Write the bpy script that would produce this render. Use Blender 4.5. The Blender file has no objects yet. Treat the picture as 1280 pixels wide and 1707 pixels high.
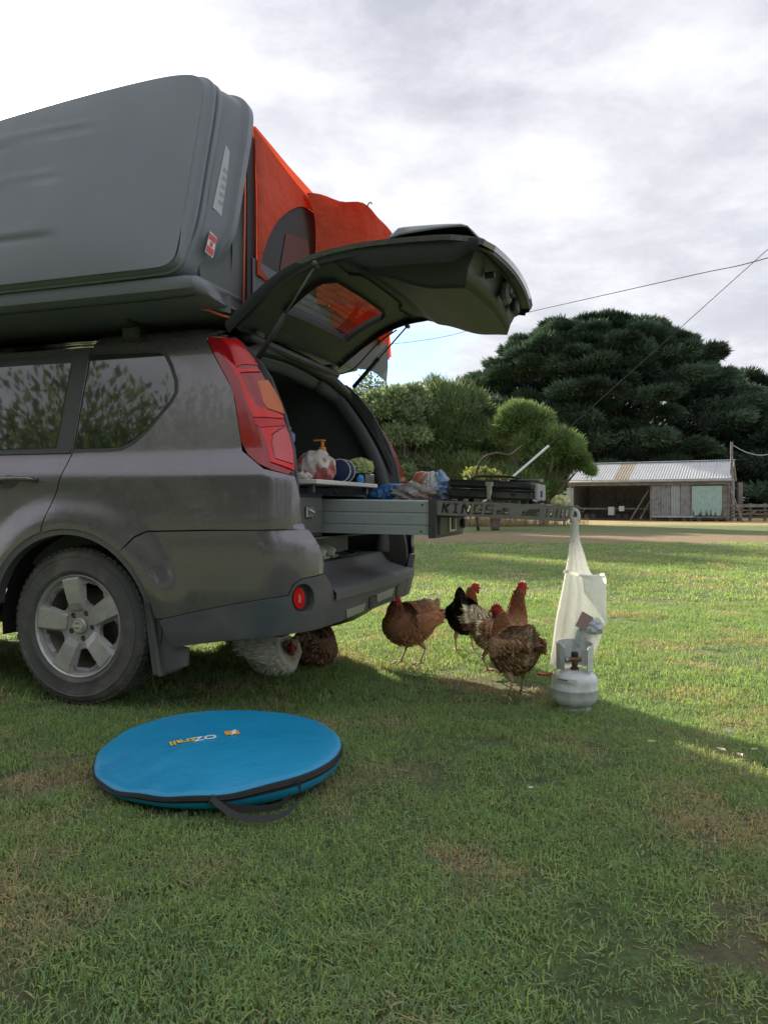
import bpy, math, random
import numpy as np
from mathutils import Matrix, Vector, Euler
from mathutils.geometry import delaunay_2d_cdt
random.seed(7); RNG = np.random.default_rng(7)
scn = bpy.context.scene
COL = scn.collection
R = math.radians

# ------------------------------------------------------------------ camera
cam = bpy.data.cameras.new("camera"); camo = bpy.data.objects.new("camera", cam); COL.objects.link(camo)
cam.lens = 36 * 1282 / 1707; cam.sensor_width = 36; cam.clip_start = .05; cam.clip_end = 3000
camo.location = (0, 0, .87); camo.rotation_euler = (R(90 - .5), 0, 0)
scn.camera = camo
# ------------------------------------------------------------------ sun
SUND = Vector((-.5226, 1, .474)).normalized()
sl = bpy.data.lights.new("sun", 'SUN'); sl.energy = 4.3; sl.angle = R(1.2); sl.color = (1, .89, .70)
so = bpy.data.objects.new("sun", sl); COL.objects.link(so)
so.rotation_euler = SUND.to_track_quat('Z', 'Y').to_euler()
# ------------------------------------------------------------------ sky: physical sky under broken cloud
wd = bpy.data.worlds.new("World"); scn.world = wd; wd.use_nodes = True
nt = wd.node_tree; nt.nodes.clear()
def N(t, **k):
    n = nt.nodes.new(t)
    for a, v in k.items():
        if a in n.inputs.keys() if isinstance(a, str) else False: n.inputs[a].default_value = v
        else: setattr(n, a, v)
    return n
def L(a, b): nt.links.new(a, b)
def math_(op, a, b=None, c=None, clamp=False):
    n = nt.nodes.new('ShaderNodeMath'); n.operation = op; n.use_clamp = clamp
    for i, v in enumerate((a, b, c)):
        if v is None: continue
        if hasattr(v, 'is_linked') or hasattr(v, 'links'): nt.links.new(v, n.inputs[i])
        else: n.inputs[i].default_value = v
    return n.outputs[0]
def vmath(op, a, b=None):
    n = nt.nodes.new('ShaderNodeVectorMath'); n.operation = op
    for i, v in enumerate((a, b)):
        if v is None: continue
        if hasattr(v, 'links'): nt.links.new(v, n.inputs[i])
        else: n.inputs[i].default_value = v
    return n
def maprange(v, a, b, c=0., d=1., smooth=True):
    n = nt.nodes.new('ShaderNodeMapRange'); n.interpolation_type = 'SMOOTHSTEP' if smooth else 'LINEAR'
    nt.links.new(v, n.inputs[0])
    for i, x in enumerate((a, b, c, d)): n.inputs[i + 1].default_value = x
    return n.outputs[0]
def mixc(f, a, b, mode='MIX'):
    n = nt.nodes.new('ShaderNodeMix'); n.data_type = 'RGBA'; n.blend_type = mode
    for s, v in ((n.inputs[0], f), (n.inputs[6], a), (n.inputs[7], b)):
        if hasattr(v, 'links'): nt.links.new(v, s)
        elif isinstance(v, (int, float)): s.default_value = v
        else: s.default_value = (*v, 1)
    return n.outputs[2]
def noise(vec, scale, detail=5, rough=.55, dist=0., out=0):
    n = nt.nodes.new('ShaderNodeTexNoise'); n.inputs['Scale'].default_value = scale
    n.inputs['Detail'].default_value = detail; n.inputs['Roughness'].default_value = rough; n.inputs['Distortion'].default_value = dist
    if vec is not None: nt.links.new(vec, n.inputs['Vector'])
    return n.outputs[out]
tc = N('ShaderNodeTexCoord')
sky = N('ShaderNodeTexSky'); sky.sky_type = 'NISHITA'; sky.sun_disc = False
sky.sun_elevation = R(22.8); sky.sun_rotation = R(-27.6); sky.altitude = 100; sky.dust_density = 1.5
sep = N('ShaderNodeSeparateXYZ'); L(tc.outputs['Generated'], sep.inputs[0])
dz = math_('MAXIMUM', math_('ADD', sep.outputs[2], .16), .05)
cmb = N('ShaderNodeCombineXYZ'); L(math_('DIVIDE', sep.outputs[0], dz), cmb.inputs[0]); L(math_('DIVIDE', sep.outputs[1], dz), cmb.inputs[1])
cp = cmb.outputs[0]
n1 = noise(cp, .72, 10, .58, .35); n2 = noise(vmath('ADD', cp, (7.3, 2.1, 0)).outputs[0], 2.1, 9, .62, .25)
n3 = noise(vmath('ADD', cp, (3.3, -5.1, 0)).outputs[0], .42, 4, .5, .2)
sund = vmath('DOT_PRODUCT', tc.outputs['Generated'], tuple(SUND)).outputs['Value']
wide = maprange(sund, .45, 1.0); glow = math_('POWER', math_('MAXIMUM', sund, 0.), 42.)
tight = math_('POWER', math_('MAXIMUM', sund, 0.), 150.)
dens = math_('ADD', math_('MULTIPLY', n1, .55), math_('MULTIPLY', n2, .45))
shade = maprange(dens, .41, .585)
cl = mixc(shade, (.222, .230, .272), (.405, .408, .436))
cl = mixc(math_('MULTIPLY', maprange(n3, .38, .60), .35), cl, (.50, .50, .505))
gl = mixc(1., (0, 0, 0), (0, 0, 0))
addg = math_('ADD', math_('MULTIPLY', glow, .48), math_('MULTIPLY', tight, 4.))
addg = math_('MULTIPLY', addg, maprange(n2, .2, .8, .75, 1.2))
cg = N('ShaderNodeCombineColor'); L(addg, cg.inputs[0]); L(addg, cg.inputs[1]); L(math_('MULTIPLY', addg, .93), cg.inputs[2])
cloud = mixc(1., cl, cg.outputs[0], 'ADD')
# clearer air low over the far trees, cloud deck above
gap = math_('MULTIPLY', maprange(sep.outputs[2], .25, .20), maprange(math_('ADD', math_('MULTIPLY', math_('ABSOLUTE', math_('ADD', sep.outputs[0], .03)), -1.6), math_('MULTIPLY', n1, .9)), .16, .40))
skyc = mixc(1., sky.outputs[0], (.038, .062, .115), 'MULTIPLY')
final = mixc(math_('SUBTRACT', 1., math_('MULTIPLY', gap, .85)), skyc, cloud)
bg = N('ShaderNodeBackground'); bg.inputs[1].default_value = 1.0; L(final, bg.inputs[0])
wo = N('ShaderNodeOutputWorld'); L(bg.outputs[0], wo.inputs[0])
# ------------------------------------------------------------------ exposure
vs = scn.view_settings; vs.view_transform = 'Standard'; vs.look = 'None'; vs.exposure = 1.28; vs.gamma = 1; vs.use_curve_mapping = False
scn.cycles.max_bounces = 8; scn.cycles.transparent_max_bounces = 12

# ------------------------------------------------------------------ materials
MATS = {}
def M(name, col, rough=.6, metal=0., var=None, bump=None, coat=0., alpha=1., trans=0., transl=0., attr=None, dirt=None, spec=.5, coords='Object', wave=None, coatrough=.05):
    """var=(scale, colour2, lo, hi) noise mix; bump=(scale, strength, dist); attr=colour attribute multiplied in; dirt=(scale, colour, amount)"""
    global nt
    if name in MATS: return MATS[name]
    m = bpy.data.materials.new(name); m.use_nodes = True; MATS[name] = m; keep = nt; nt = m.node_tree; nt.nodes.clear()
    out = nt.nodes.new('ShaderNodeOutputMaterial'); p = nt.nodes.new('ShaderNodeBsdfPrincipled')
    tcn = nt.nodes.new('ShaderNodeTexCoord'); vec = tcn.outputs[coords]
    c = None
    if var:
        f = maprange(noise(vec, var[0], 6, .6), var[2], var[3]); c = mixc(f, col, var[1])
    if dirt:
        f = math_('MULTIPLY', maprange(noise(vec, dirt[0], 8, .68, .3), .42, .66), dirt[2]); c = mixc(f, c if c is not None else col, dirt[1])
        L(math_('ADD', math_('MULTIPLY', f, .5), rough, clamp=True), p.inputs['Roughness'])
    else: p.inputs['Roughness'].default_value = rough
    if attr:
        a = nt.nodes.new('ShaderNodeAttribute'); a.attribute_name = attr; c = mixc(1., c if c is not None else col, a.outputs[0], 'MULTIPLY')
    if c is not None: L(c, p.inputs['Base Color'])
    else: p.inputs['Base Color'].default_value = (*col, 1)
    p.inputs['Metallic'].default_value = metal; p.inputs['Coat Weight'].default_value = coat; p.inputs['Coat Roughness'].default_value = coatrough
    p.inputs['Specular IOR Level'].default_value = spec
    p.inputs['Alpha'].default_value = alpha; p.inputs['Transmission Weight'].default_value = trans
    if bump:
        b = nt.nodes.new('ShaderNodeBump'); b.inputs['Strength'].default_value = bump[1]; b.inputs['Distance'].default_value = bump[2] if len(bump) > 2 else .01
        L(noise(vec, bump[0], 6, .6), b.inputs['Height']); L(b.outputs[0], p.inputs['Normal'])
    if wave:
        w = nt.nodes.new('ShaderNodeTexWave'); w.inputs['Scale'].default_value = wave[0]; w.inputs['Distortion'].default_value = wave[2]; L(vec, w.inputs['Vector'])
        b = nt.nodes.new('ShaderNodeBump'); b.inputs['Strength'].default_value = wave[1]; b.inputs['Distance'].default_value = .01; L(w.outputs[1], b.inputs['Height']); L(b.outputs[0], p.inputs['Normal'])
    sh = p.outputs[0]
    if transl:
        t = nt.nodes.new('ShaderNodeBsdfTranslucent'); mx = nt.nodes.new('ShaderNodeMixShader'); mx.inputs[0].default_value = transl
        if c is not None: L(c, t.inputs[0])
        else: t.inputs[0].default_value = (*col, 1)
        L(sh, mx.inputs[1]); L(t.outputs[0], mx.inputs[2]); sh = mx.outputs[0]
    L(sh, out.inputs[0]); nt = keep
    return m

# ------------------------------------------------------------------ object helpers
WM = {}
def link_thing(o, label, cat, group=None):
    o['label'] = label; o['category'] = cat
    if group: o['group'] = group
def thing(name, label, cat, loc, rotz=0., group=None):
    o = bpy.data.objects.new(name, None); COL.objects.link(o); o.empty_display_size = .1
    o.location = loc; o.rotation_euler = (0, 0, rotz); WM[o.name] = Matrix.Translation(loc) @ Matrix.Rotation(rotz, 4, 'Z')
    link_thing(o, label, cat, group); return o
def mk_mesh(name, V, Fc, smooth=False):
    me = bpy.data.meshes.new(name)
    if isinstance(Fc, np.ndarray):
        V = np.ascontiguousarray(V, dtype=np.float32); k = Fc.shape[1]; n = len(Fc)
        me.vertices.add(len(V)); me.vertices.foreach_set('co', V.ravel())
        me.loops.add(n * k); me.loops.foreach_set('vertex_index', Fc.astype(np.int32).ravel())
        me.polygons.add(n); me.polygons.foreach_set('loop_start', np.arange(0, n * k, k, dtype=np.int32))
        me.update(calc_edges=True); me.validate()
    else:
        me.from_pydata([tuple(v) for v in np.asarray(V, float).tolist()], [], Fc); me.update()
    if smooth: me.polygons.foreach_set('use_smooth', [True] * len(me.polygons))
    return me
def emit(name, V, Fc, mat, parent=None, smooth=False, label=None, cat=None, group=None, kind=None, col=None, auto=None, normals=None):
    """V in world coordinates; parts are stored in their thing's frame"""
    V = np.asarray(V, float)
    if parent is not None: wm = WM[parent.name]
    else:
        lo, hi = V.min(0), V.max(0); wm = Matrix.Translation(((lo[0] + hi[0]) / 2, (lo[1] + hi[1]) / 2, lo[2]))
    iv = np.array(wm.inverted()); VL = V @ iv[:3, :3].T + iv[:3, 3]
    me = mk_mesh(name, VL, Fc, smooth); me.materials.append(mat)
    o = bpy.data.objects.new(name, me); COL.objects.link(o); WM[o.name] = wm
    if parent is not None: o.parent = parent
    else: o.matrix_world = wm
    if col is not None:
        ca = me.color_attributes.new('tint', 'FLOAT_COLOR', 'POINT'); c4 = np.ones((len(V), 4), np.float32); c4[:, :3] = col; ca.data.foreach_set('color', c4.ravel())
    if normals is not None:
        nl = np.asarray(normals) @ iv[:3, :3].T; me.normals_split_custom_set_from_vertices([tuple(x) for x in nl.tolist()])
    elif auto is not None:
        try: me.set_sharp_from_angle(angle=R(auto))
        except Exception: pass
    if label: link_thing(o, label, cat, group)
    if kind: o['kind'] = kind
    return o
class MB:
    """collects shapes (world or frame coordinates)"""
    def __init__(s, T=None): s.V = []; s.F = []; s.T = T
    def add(s, V, Fc):
        n = len(s.V); s.V += [tuple(map(float, v)) for v in V]; s.F += [tuple(int(i) + n for i in f) for f in Fc]; return s
    def box(s, lo, hi, bev=0., rot=None, c=None):
        lo, hi = np.array(lo, float), np.array(hi, float)
        if bev <= 0:
            V = [(x, y, z) for z in (lo[2], hi[2]) for y in (lo[1], hi[1]) for x in (lo[0], hi[0])]
            Fc = [(0, 2, 3, 1), (4, 5, 7, 6), (0, 1, 5, 4), (2, 6, 7, 3), (0, 4, 6, 2), (1, 3, 7, 5)]
        else:
            V, Fc = bevbox(lo, hi, bev)
        if rot is not None:
            cc = (lo + hi) / 2 if c is None else np.array(c, float); V = [tuple(rot @ (np.array(v) - cc) + cc) for v in V]
        return s.add(V, Fc)
    def tube(s, pts, r, n=8, cap=True, flat=None):
        pts = [np.array(p, float) for p in pts]; k = len(pts); rs = r if hasattr(r, '__len__') else [r] * k
        V = []; Fc = []; prev = None
        for i, p in enumerate(pts):
            d = pts[min(i + 1, k - 1)] - pts[max(i - 1, 0)]; d = d / (np.linalg.norm(d) + 1e-12)
            if prev is None:
                u = np.cross(d, (0, 0, 1)) if abs(d[2]) < .9 else np.cross(d, (1, 0, 0))
            else: u = prev - d * np.dot(prev, d)
            u /= np.linalg.norm(u) + 1e-12; prev = u; w = np.cross(d, u); fl = flat or 1.
            for j in range(n):
                a = 2 * math.pi * j / n; V.append(p + rs[i] * (math.cos(a) * u + math.sin(a) * w * fl))
        for i in range(k - 1):
            for j in range(n): a = i * n + j; b = i * n + (j + 1) % n; Fc.append((a, b, b + n, a + n))
        if cap: Fc.append(tuple(range(n))[::-1]); Fc.append(tuple(range((k - 1) * n, k * n)))
        return s.add(V, Fc)
    def lathe(s, prof, c=(0, 0, 0), axis='z', n=32, a0=0., a1=2 * math.pi):
        V = []; Fc = []; full = abs(a1 - a0 - 2 * math.pi) < 1e-6; m = n if full else n + 1
        for (r, h) in prof:
            for j in range(m):
                a = a0 + (a1 - a0) * j / n; x, y = r * math.cos(a), r * math.sin(a)
                p = (x, y, h) if axis == 'z' else ((x, h, y) if axis == 'y' else (h, x, y)); V.append(np.array(p) + np.array(c))
        for i in range(len(prof) - 1):
            for j in range(n):
                b = (j + 1) % m; q = (i * m + j, i * m + b, (i + 1) * m + b, (i + 1) * m + j)
                Fc.append(q if axis != 'y' else q[::-1])
        return s.add(V, Fc)
    def grid(s, P, flip=False):
        P = np.asarray(P, float); a, b = P.shape[:2]; Fc = []
        for i in range(a - 1):
            for j in range(b - 1):
                q = (i * b + j, (i + 1) * b + j, (i + 1) * b + j + 1, i * b + j + 1); Fc.append(q[::-1] if flip else q)
        return s.add(P.reshape(-1, 3), Fc)
    def prism(s, poly, fn, d0, d1):
        """poly 2-D; fn(x, y, d) -> 3-D point; extruded d0..d1"""
        n = len(poly); V = [fn(x, y, d0) for x, y in poly] + [fn(x, y, d1) for x, y in poly]
        Fc = [tuple(range(n))[::-1], tuple(range(n, 2 * n))] + [(i, (i + 1) % n, n + (i + 1) % n, n + i) for i in range(n)]
        return s.add(V, Fc)
    def out(s, name, mat, parent=None, **k):
        V = np.array(s.V); V = s.T(V) if s.T is not None else V
        return emit(name, V, s.F, mat, parent, **k)
def bevbox(lo, hi, b):
    xs = []; V = []; lo = np.array(lo, float); hi = np.array(hi, float); b = min(b, *(hi - lo) * .45)
    idx = {}
    for sx in (0, 1):
        for sy in (0, 1):
            for sz in (0, 1):
                c = [hi[i] if q else lo[i] for i, q in enumerate((sx, sy, sz))]; sg = [-1 if q else 1 for q in (sx, sy, sz)]
                for ax in range(3):
                    p = [c[i] + (0 if i == ax else sg[i] * b) for i in range(3)]; idx[(sx, sy, sz, ax)] = len(V); V.append(tuple(p))
    I = idx; Fc = []
    for s in (0, 1):
        f = [I[(s, 0, 0, 0)], I[(s, 1, 0, 0)], I[(s, 1, 1, 0)], I[(s, 0, 1, 0)]]; Fc.append(f if s else f[::-1])
        f = [I[(0, s, 0, 1)], I[(1, s, 0, 1)], I[(1, s, 1, 1)], I[(0, s, 1, 1)]]; Fc.append(f[::-1] if s else f)
        f = [I[(0, 0, s, 2)], I[(1, 0, s, 2)], I[(1, 1, s, 2)], I[(0, 1, s, 2)]]; Fc.append(f if s else f[::-1])
    for u in (0, 1):
        for v in (0, 1):
            f = [I[(0, u, v, 1)], I[(1, u, v, 1)], I[(1, u, v, 2)], I[(0, u, v, 2)]]; Fc.append(f if u != v else f[::-1])
            f = [I[(u, 0, v, 0)], I[(u, 1, v, 0)], I[(u, 1, v, 2)], I[(u, 0, v, 2)]]; Fc.append(f if u == v else f[::-1])
            f = [I[(u, v, 0, 0)], I[(u, v, 1, 0)], I[(u, v, 1, 1)], I[(u, v, 0, 1)]]; Fc.append(f if u != v else f[::-1])
    for sx in (0, 1):
        for sy in (0, 1):
            for sz in (0, 1):
                f = [I[(sx, sy, sz, 0)], I[(sx, sy, sz, 1)], I[(sx, sy, sz, 2)]]; Fc.append(f if (sx + sy + sz) % 2 else f[::-1])
    return V, [tuple(f) for f in Fc]
def rotm(ax, deg): return np.array(Matrix.Rotation(R(deg), 3, ax))
def smooth_poly(p, it=2, closed=True):
    p = [np.array(q, float) for q in p]
    for _ in range(it):
        n = len(p); q = []
        for i in range(n if closed else n - 1):
            a, b = p[i], p[(i + 1) % n]; q += [a * .75 + b * .25, a * .25 + b * .75]
        if not closed: q = [p[0]] + q + [p[-1]]
        p = q
    return p
def cr(pts, n=8):
    """Catmull-Rom through points"""
    P = np.array(pts, float); P = np.vstack([2 * P[0] - P[1], P, 2 * P[-1] - P[-2]]); o = []
    for i in range(1, len(P) - 2):
        for k in range(n):
            t = k / n; a, b, c, d = P[i - 1], P[i], P[i + 1], P[i + 2]
            o.append(.5 * (2 * b + (c - a) * t + (2 * a - 5 * b + 4 * c - d) * t * t + (3 * b - a - 3 * c + d) * t ** 3))
    o.append(P[-2]); return np.array(o)
def inpoly(pts, poly):
    x, y = pts[:, 0], pts[:, 1]; ins = np.zeros(len(pts), bool); n = len(poly); j = n - 1
    for i in range(n):
        xi, yi = poly[i]; xj, yj = poly[j]
        if yi != yj: ins ^= ((yi > y) != (yj > y)) & (x < (xj - xi) * (y - yi) / (yj - yi) + xi)
        j = i
    return ins
def resamp(poly, step):
    o = []; n = len(poly)
    for i in range(n):
        a = np.array(poly[i], float); b = np.array(poly[(i + 1) % n], float); k = max(1, int(np.hypot(*(b - a)) / step))
        for q in range(k): o.append(a + (b - a) * q / k)
    return o
def panel(name, outline, Fn, mat, parent, T=None, holes=(), step=.03, off=0., thick=.008, mirror=None, offn=None, edge=.0, **kw):
    """sheet of real thickness cut to an outline on a curved surface Fn(a, b)"""
    loops = [resamp([(p[0], p[1]) for p in lp], step) for lp in ([outline] + list(holes))]
    A = np.array(outline, float); lo, hi = A.min(0), A.max(0)
    gx, gy = np.meshgrid(np.arange(lo[0] + step * .5, hi[0], step), np.arange(lo[1] + step * .5, hi[1], step))
    G = np.stack([gx.ravel(), gy.ravel()], -1)
    if len(G):
        m = inpoly(G, loops[0])
        for h in loops[1:]: m &= ~inpoly(G, h)
        G = G[m]
        B = np.array([q for lp in loops for q in lp])
        if len(G):
            d = np.min(np.hypot(G[:, None, 0] - B[None, :, 0], G[:, None, 1] - B[None, :, 1]), 1) if len(G) * len(B) < 3e7 else np.ones(len(G))
            G = G[d > step * .45]
    vs_ = []; ed = []
    for lp in loops:
        n0 = len(vs_); vs_ += [Vector((float(q[0]), float(q[1]))) for q in lp]; k = len(lp); ed += [(n0 + i, n0 + (i + 1) % k) for i in range(k)]
    vs_ += [Vector((float(q[0]), float(q[1]))) for q in G]
    v, e, f, _, _, _ = delaunay_2d_cdt(vs_, ed, [], 0, 1e-6)
    P = np.array([tuple(q) for q in v]); T3 = np.array([tuple(t) for t in f if len(t) == 3], int)
    cen = P[T3].mean(1); m = inpoly(cen, loops[0])
    for h in loops[1:]: m &= ~inpoly(cen, h)
    T3 = T3[m]
    a, b = P[T3[:, 1]] - P[T3[:, 0]], P[T3[:, 2]] - P[T3[:, 0]]
    cr_ = a[:, 0] * b[:, 1] - a[:, 1] * b[:, 0]; T3 = T3[np.abs(cr_) > 1e-10]; cr_ = cr_[np.abs(cr_) > 1e-10]; T3[cr_ < 0] = T3[cr_ < 0][:, ::-1]
    X = Fn(P[:, 0], P[:, 1]); e1 = Fn(P[:, 0] + .002, P[:, 1]) - Fn(P[:, 0] - .002, P[:, 1]); e2 = Fn(P[:, 0], P[:, 1] + .002) - Fn(P[:, 0], P[:, 1] - .002)
    Nn = np.cross(e1, e2); Nn /= np.linalg.norm(Nn, axis=1)[:, None] + 1e-12
    o_ = off + (offn(P[:, 0], P[:, 1]) if offn is not None else 0.)
    X = X + Nn * (o_ if np.isscalar(o_) else o_[:, None])
    if offn is not None:   # normals from the displaced sheet
        h = .004
        def Y(p, q):
            x = Fn(p, q); a1 = Fn(p + h, q) - Fn(p - h, q); a2 = Fn(p, q + h) - Fn(p, q - h); n_ = np.cross(a1, a2); n_ /= np.linalg.norm(n_, axis=1)[:, None] + 1e-12
            return x + n_ * (off + offn(p, q))[:, None]
        e1 = Y(P[:, 0] + h, P[:, 1]) - Y(P[:, 0] - h, P[:, 1]); e2 = Y(P[:, 0], P[:, 1] + h) - Y(P[:, 0], P[:, 1] - h)
        N2 = np.cross(e1, e2); N2 /= np.linalg.norm(N2, axis=1)[:, None] + 1e-12
    else: N2 = Nn
    # boundary
    E = {}
    for t in T3:
        for i in range(3):
            k = (t[i], t[(i + 1) % 3]); E[k] = 1
    bd = [k for k in E if (k[1], k[0]) not in E]
    nv = len(X); bi = {}; V = list(X); NN = list(N2); Fc = [tuple(t) for t in T3]
    for (p, q) in bd:
        d = X[q] - X[p]; sd = np.cross(d, Nn[p]); sd /= np.linalg.norm(sd) + 1e-12
        i0 = len(V); V += [X[p], X[q], X[q] - Nn[q] * thick, X[p] - Nn[p] * thick]; NN += [sd] * 4; Fc.append((i0 + 1, i0, i0 + 3, i0 + 2))
    V = np.array(V); NN = np.array(NN)
    if mirror is not None:
        V[:, 1] = mirror - V[:, 1]; NN[:, 1] *= -1; Fc = [t[::-1] for t in Fc]
    if T is not None: V = T(V); NN = T(NN, True)
    return emit(name, V, Fc, mat, parent, smooth=True, normals=NN, **kw)

# ================================================================== GROUND
m_ground = bpy.data.materials.new('ground'); m_ground.use_nodes = True; nt = m_ground.node_tree; nt.nodes.clear()
_o = nt.nodes.new('ShaderNodeOutputMaterial'); _p = nt.nodes.new('ShaderNodeBsdfPrincipled'); _g = nt.nodes.new('ShaderNodeNewGeometry')
pos = _g.outputs['Position']
spx = nt.nodes.new('ShaderNodeSeparateXYZ'); L(pos, spx.inputs[0])
dry = maprange(noise(pos, 1.5, 7, .66), .48, .62); fine = noise(pos, 55, 5, .7)
g1 = mixc(noise(pos, .35, 4, .6), (.145, .235, .095), (.215, .285, .11))
g1 = mixc(maprange(noise(pos, 9, 6, .7), .35, .7), g1, (.10, .13, .06))
g1 = mixc(math_('MULTIPLY', dry, .85), g1, (.25, .205, .145))
g1 = mixc(math_('MULTIPLY', maprange(fine, .45, .7), .6), g1, (.085, .08, .05))
# bare track and straw near the shed: bands in depth, ragged by noise
wob = math_('ADD', spx.outputs[1], math_('MULTIPLY', noise(pos, .22, 5, .65), 6.))
wob = math_('ADD', wob, math_('MULTIPLY', spx.outputs[0], .10))
track = math_('MULTIPLY', maprange(wob, 20.5, 22.5), maprange(wob, 29.5, 27.))
straw = maprange(wob, 36.5, 41.)
g1 = mixc(math_('MULTIPLY', track, maprange(noise(pos, 2.2, 6, .7), .25, .6, .55, .95)), g1, (.27, .205, .135))
g1 = mixc(math_('MULTIPLY', straw, maprange(noise(pos, .5, 6, .7), .3, .55, .35, .95)), g1, (.42, .32, .16))
g1 = mixc(maprange(spx.outputs[1], 60, 90), g1, (.09, .10, .04))
L(g1, _p.inputs['Base Color']); _p.inputs['Roughness'].default_value = .95; _p.inputs['Specular IOR Level'].default_value = .15
_b = nt.nodes.new('ShaderNodeBump'); _b.inputs['Strength'].default_value = .9; _b.inputs['Distance'].default_value = .05
L(math_('ADD', noise(pos, 22, 8, .75), math_('MULTIPLY', noise(pos, 3, 3, .5), 2.)), _b.inputs['Height']); L(_b.outputs[0], _p.inputs['Normal']); L(_p.outputs[0], _o.inputs[0])
def gh(x, y):
    """ground height: almost flat lawn with shallow dips"""
    return .012 * np.sin(x * 1.3 + 1) * np.cos(y * .9) + .008 * np.sin(x * 3.1 + y * 2.2)
xs = np.concatenate([np.linspace(-400, -30, 12), np.linspace(-25, 25, 90), np.linspace(30, 400, 12)])
ys = np.concatenate([np.linspace(-200, -12, 8), np.linspace(-10, 24, 90), np.linspace(28, 900, 20)])
X, Y = np.meshgrid(xs, ys, indexing='ij'); Z = gh(X, Y) * np.exp(-((np.hypot(X, Y - 4)) / 14) ** 2) - .014
gb = MB(); gb.grid(np.stack([X, Y, Z], -1))
g = gb.out('ground', m_ground, smooth=True); g['kind'] = 'structure'
def gz(x, y): return gh(x, y) * np.exp(-((np.hypot(x, y - 4)) / 14) ** 2) - .014

# ------------------------------------------------------------------ grass blades (geometry nodes instances)
m_grass = bpy.data.materials.new('grass_blade'); m_grass.use_nodes = True; nt = m_grass.node_tree; nt.nodes.clear()
_o = nt.nodes.new('ShaderNodeOutputMaterial'); _p = nt.nodes.new('ShaderNodeBsdfPrincipled'); _oi = nt.nodes.new('ShaderNodeObjectInfo')
_at = nt.nodes.new('ShaderNodeAttribute'); _at.attribute_name = 'tint'; _gg = nt.nodes.new('ShaderNodeNewGeometry')
loc = _oi.outputs['Location']
dry = maprange(noise(loc, 1.5, 7, .66), .50, .64)
cA = mixc(noise(loc, .35, 4, .6), (.20, .375, .15), (.335, .49, .185))
cA = mixc(maprange(_oi.outputs['Random'], 0, 1), cA, (.20, .30, .165))
cA = mixc(math_('MULTIPLY', dry, .74), cA, (.44, .385, .28))
cA = mixc(1., cA, _at.outputs[0], 'MULTIPLY')
L(cA, _p.inputs['Base Color']); _p.inputs['Roughness'].default_value = .55; _p.inputs['Specular IOR Level'].default_value = .3
_t = nt.nodes.new('ShaderNodeBsdfTranslucent'); L(mixc(1., cA, (1.3, 1.25, .7), 'MULTIPLY'), _t.inputs[0]); _mx = nt.nodes.new('ShaderNodeMixShader'); _mx.inputs[0].default_value = .38
L(_p.outputs[0], _mx.inputs[1]); L(_t.outputs[0], _mx.inputs[2]); L(_mx.outputs[0], _o.inputs[0])
def tuft_mesh(seed, nb, rad, hmin, hmax, w, drybl):
    r = np.random.default_rng(seed); V = []; Fc = []; C = []
    for i in range(nb):
        a, q = r.uniform(0, 6.283), rad * math.sqrt(r.uniform(0, 1)); bx, by = q * math.cos(a), q * math.sin(a)
        h = r.uniform(hmin, hmax); la = r.uniform(0, 6.283); lean = r.uniform(.2, 1.1) * h; fa = la + 1.57 + r.uniform(-.5, .5)
        if r.uniform() < .25: h *= .45; lean = r.uniform(.8, 1.6) * h * 1.6
        dx, dy = math.cos(la) * lean, math.sin(la) * lean; wx, wy = math.cos(fa) * w / 2, math.sin(fa) * w / 2; n = len(V)
        V += [(bx - wx, by - wy, -.006), (bx + wx, by + wy, -.006), (bx + dx * .38 - wx * .8, by + dy * .38 - wy * .8, h * .62), (bx + dx * .38 + wx * .8, by + dy * .38 + wy * .8, h * .62), (bx + dx, by + dy, h * r.uniform(.75, 1.))]
        Fc += [(n, n + 1, n + 3, n + 2), (n + 2, n + 3, n + 4)]
        if r.uniform() < .22:   # flattened thatch
            z1 = r.uniform(.001, .006); V[n:] = [(bx - wx, by - wy, z1), (bx + wx, by + wy, z1), (bx + dx * .9 - wx, by + dy * .9 - wy, z1 + .004), (bx + dx * .9 + wx, by + dy * .9 + wy, z1 + .004), (bx + dx * 1.6, by + dy * 1.6, z1)]; C += [(1.45, 1.12, 1.0)] * 5; continue
        t = (1.55, 1.25, .95) if r.uniform() < drybl else (r.uniform(.75, 1.2),) * 3
        C += [t] * 5
    me = bpy.data.meshes.new('grass_tuft'); me.from_pydata(V, [], Fc); me.materials.append(m_grass)
    ca = me.color_attributes.new('tint', 'FLOAT_COLOR', 'POINT'); c4 = np.ones((len(V), 4), np.float32); c4[:, :3] = C; ca.data.foreach_set('color', c4.ravel())
    return me
tc_col = bpy.data.collections.new('grass_tufts')
for i in range(5):
    o = bpy.data.objects.new('grass_tuft', tuft_mesh(50 + i, 34, .055, .007, .026 if i < 4 else .042, .0030, .20)); o['kind'] = 'stuff'; tc_col.objects.link(o)
far_col = bpy.data.collections.new('far_tufts')
for i in range(4):
    o = bpy.data.objects.new('grass_tuft', tuft_mesh(80 + i, 36, .17, .012, .034, .010, .2)); o['kind'] = 'stuff'; far_col.objects.link(o)
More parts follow.
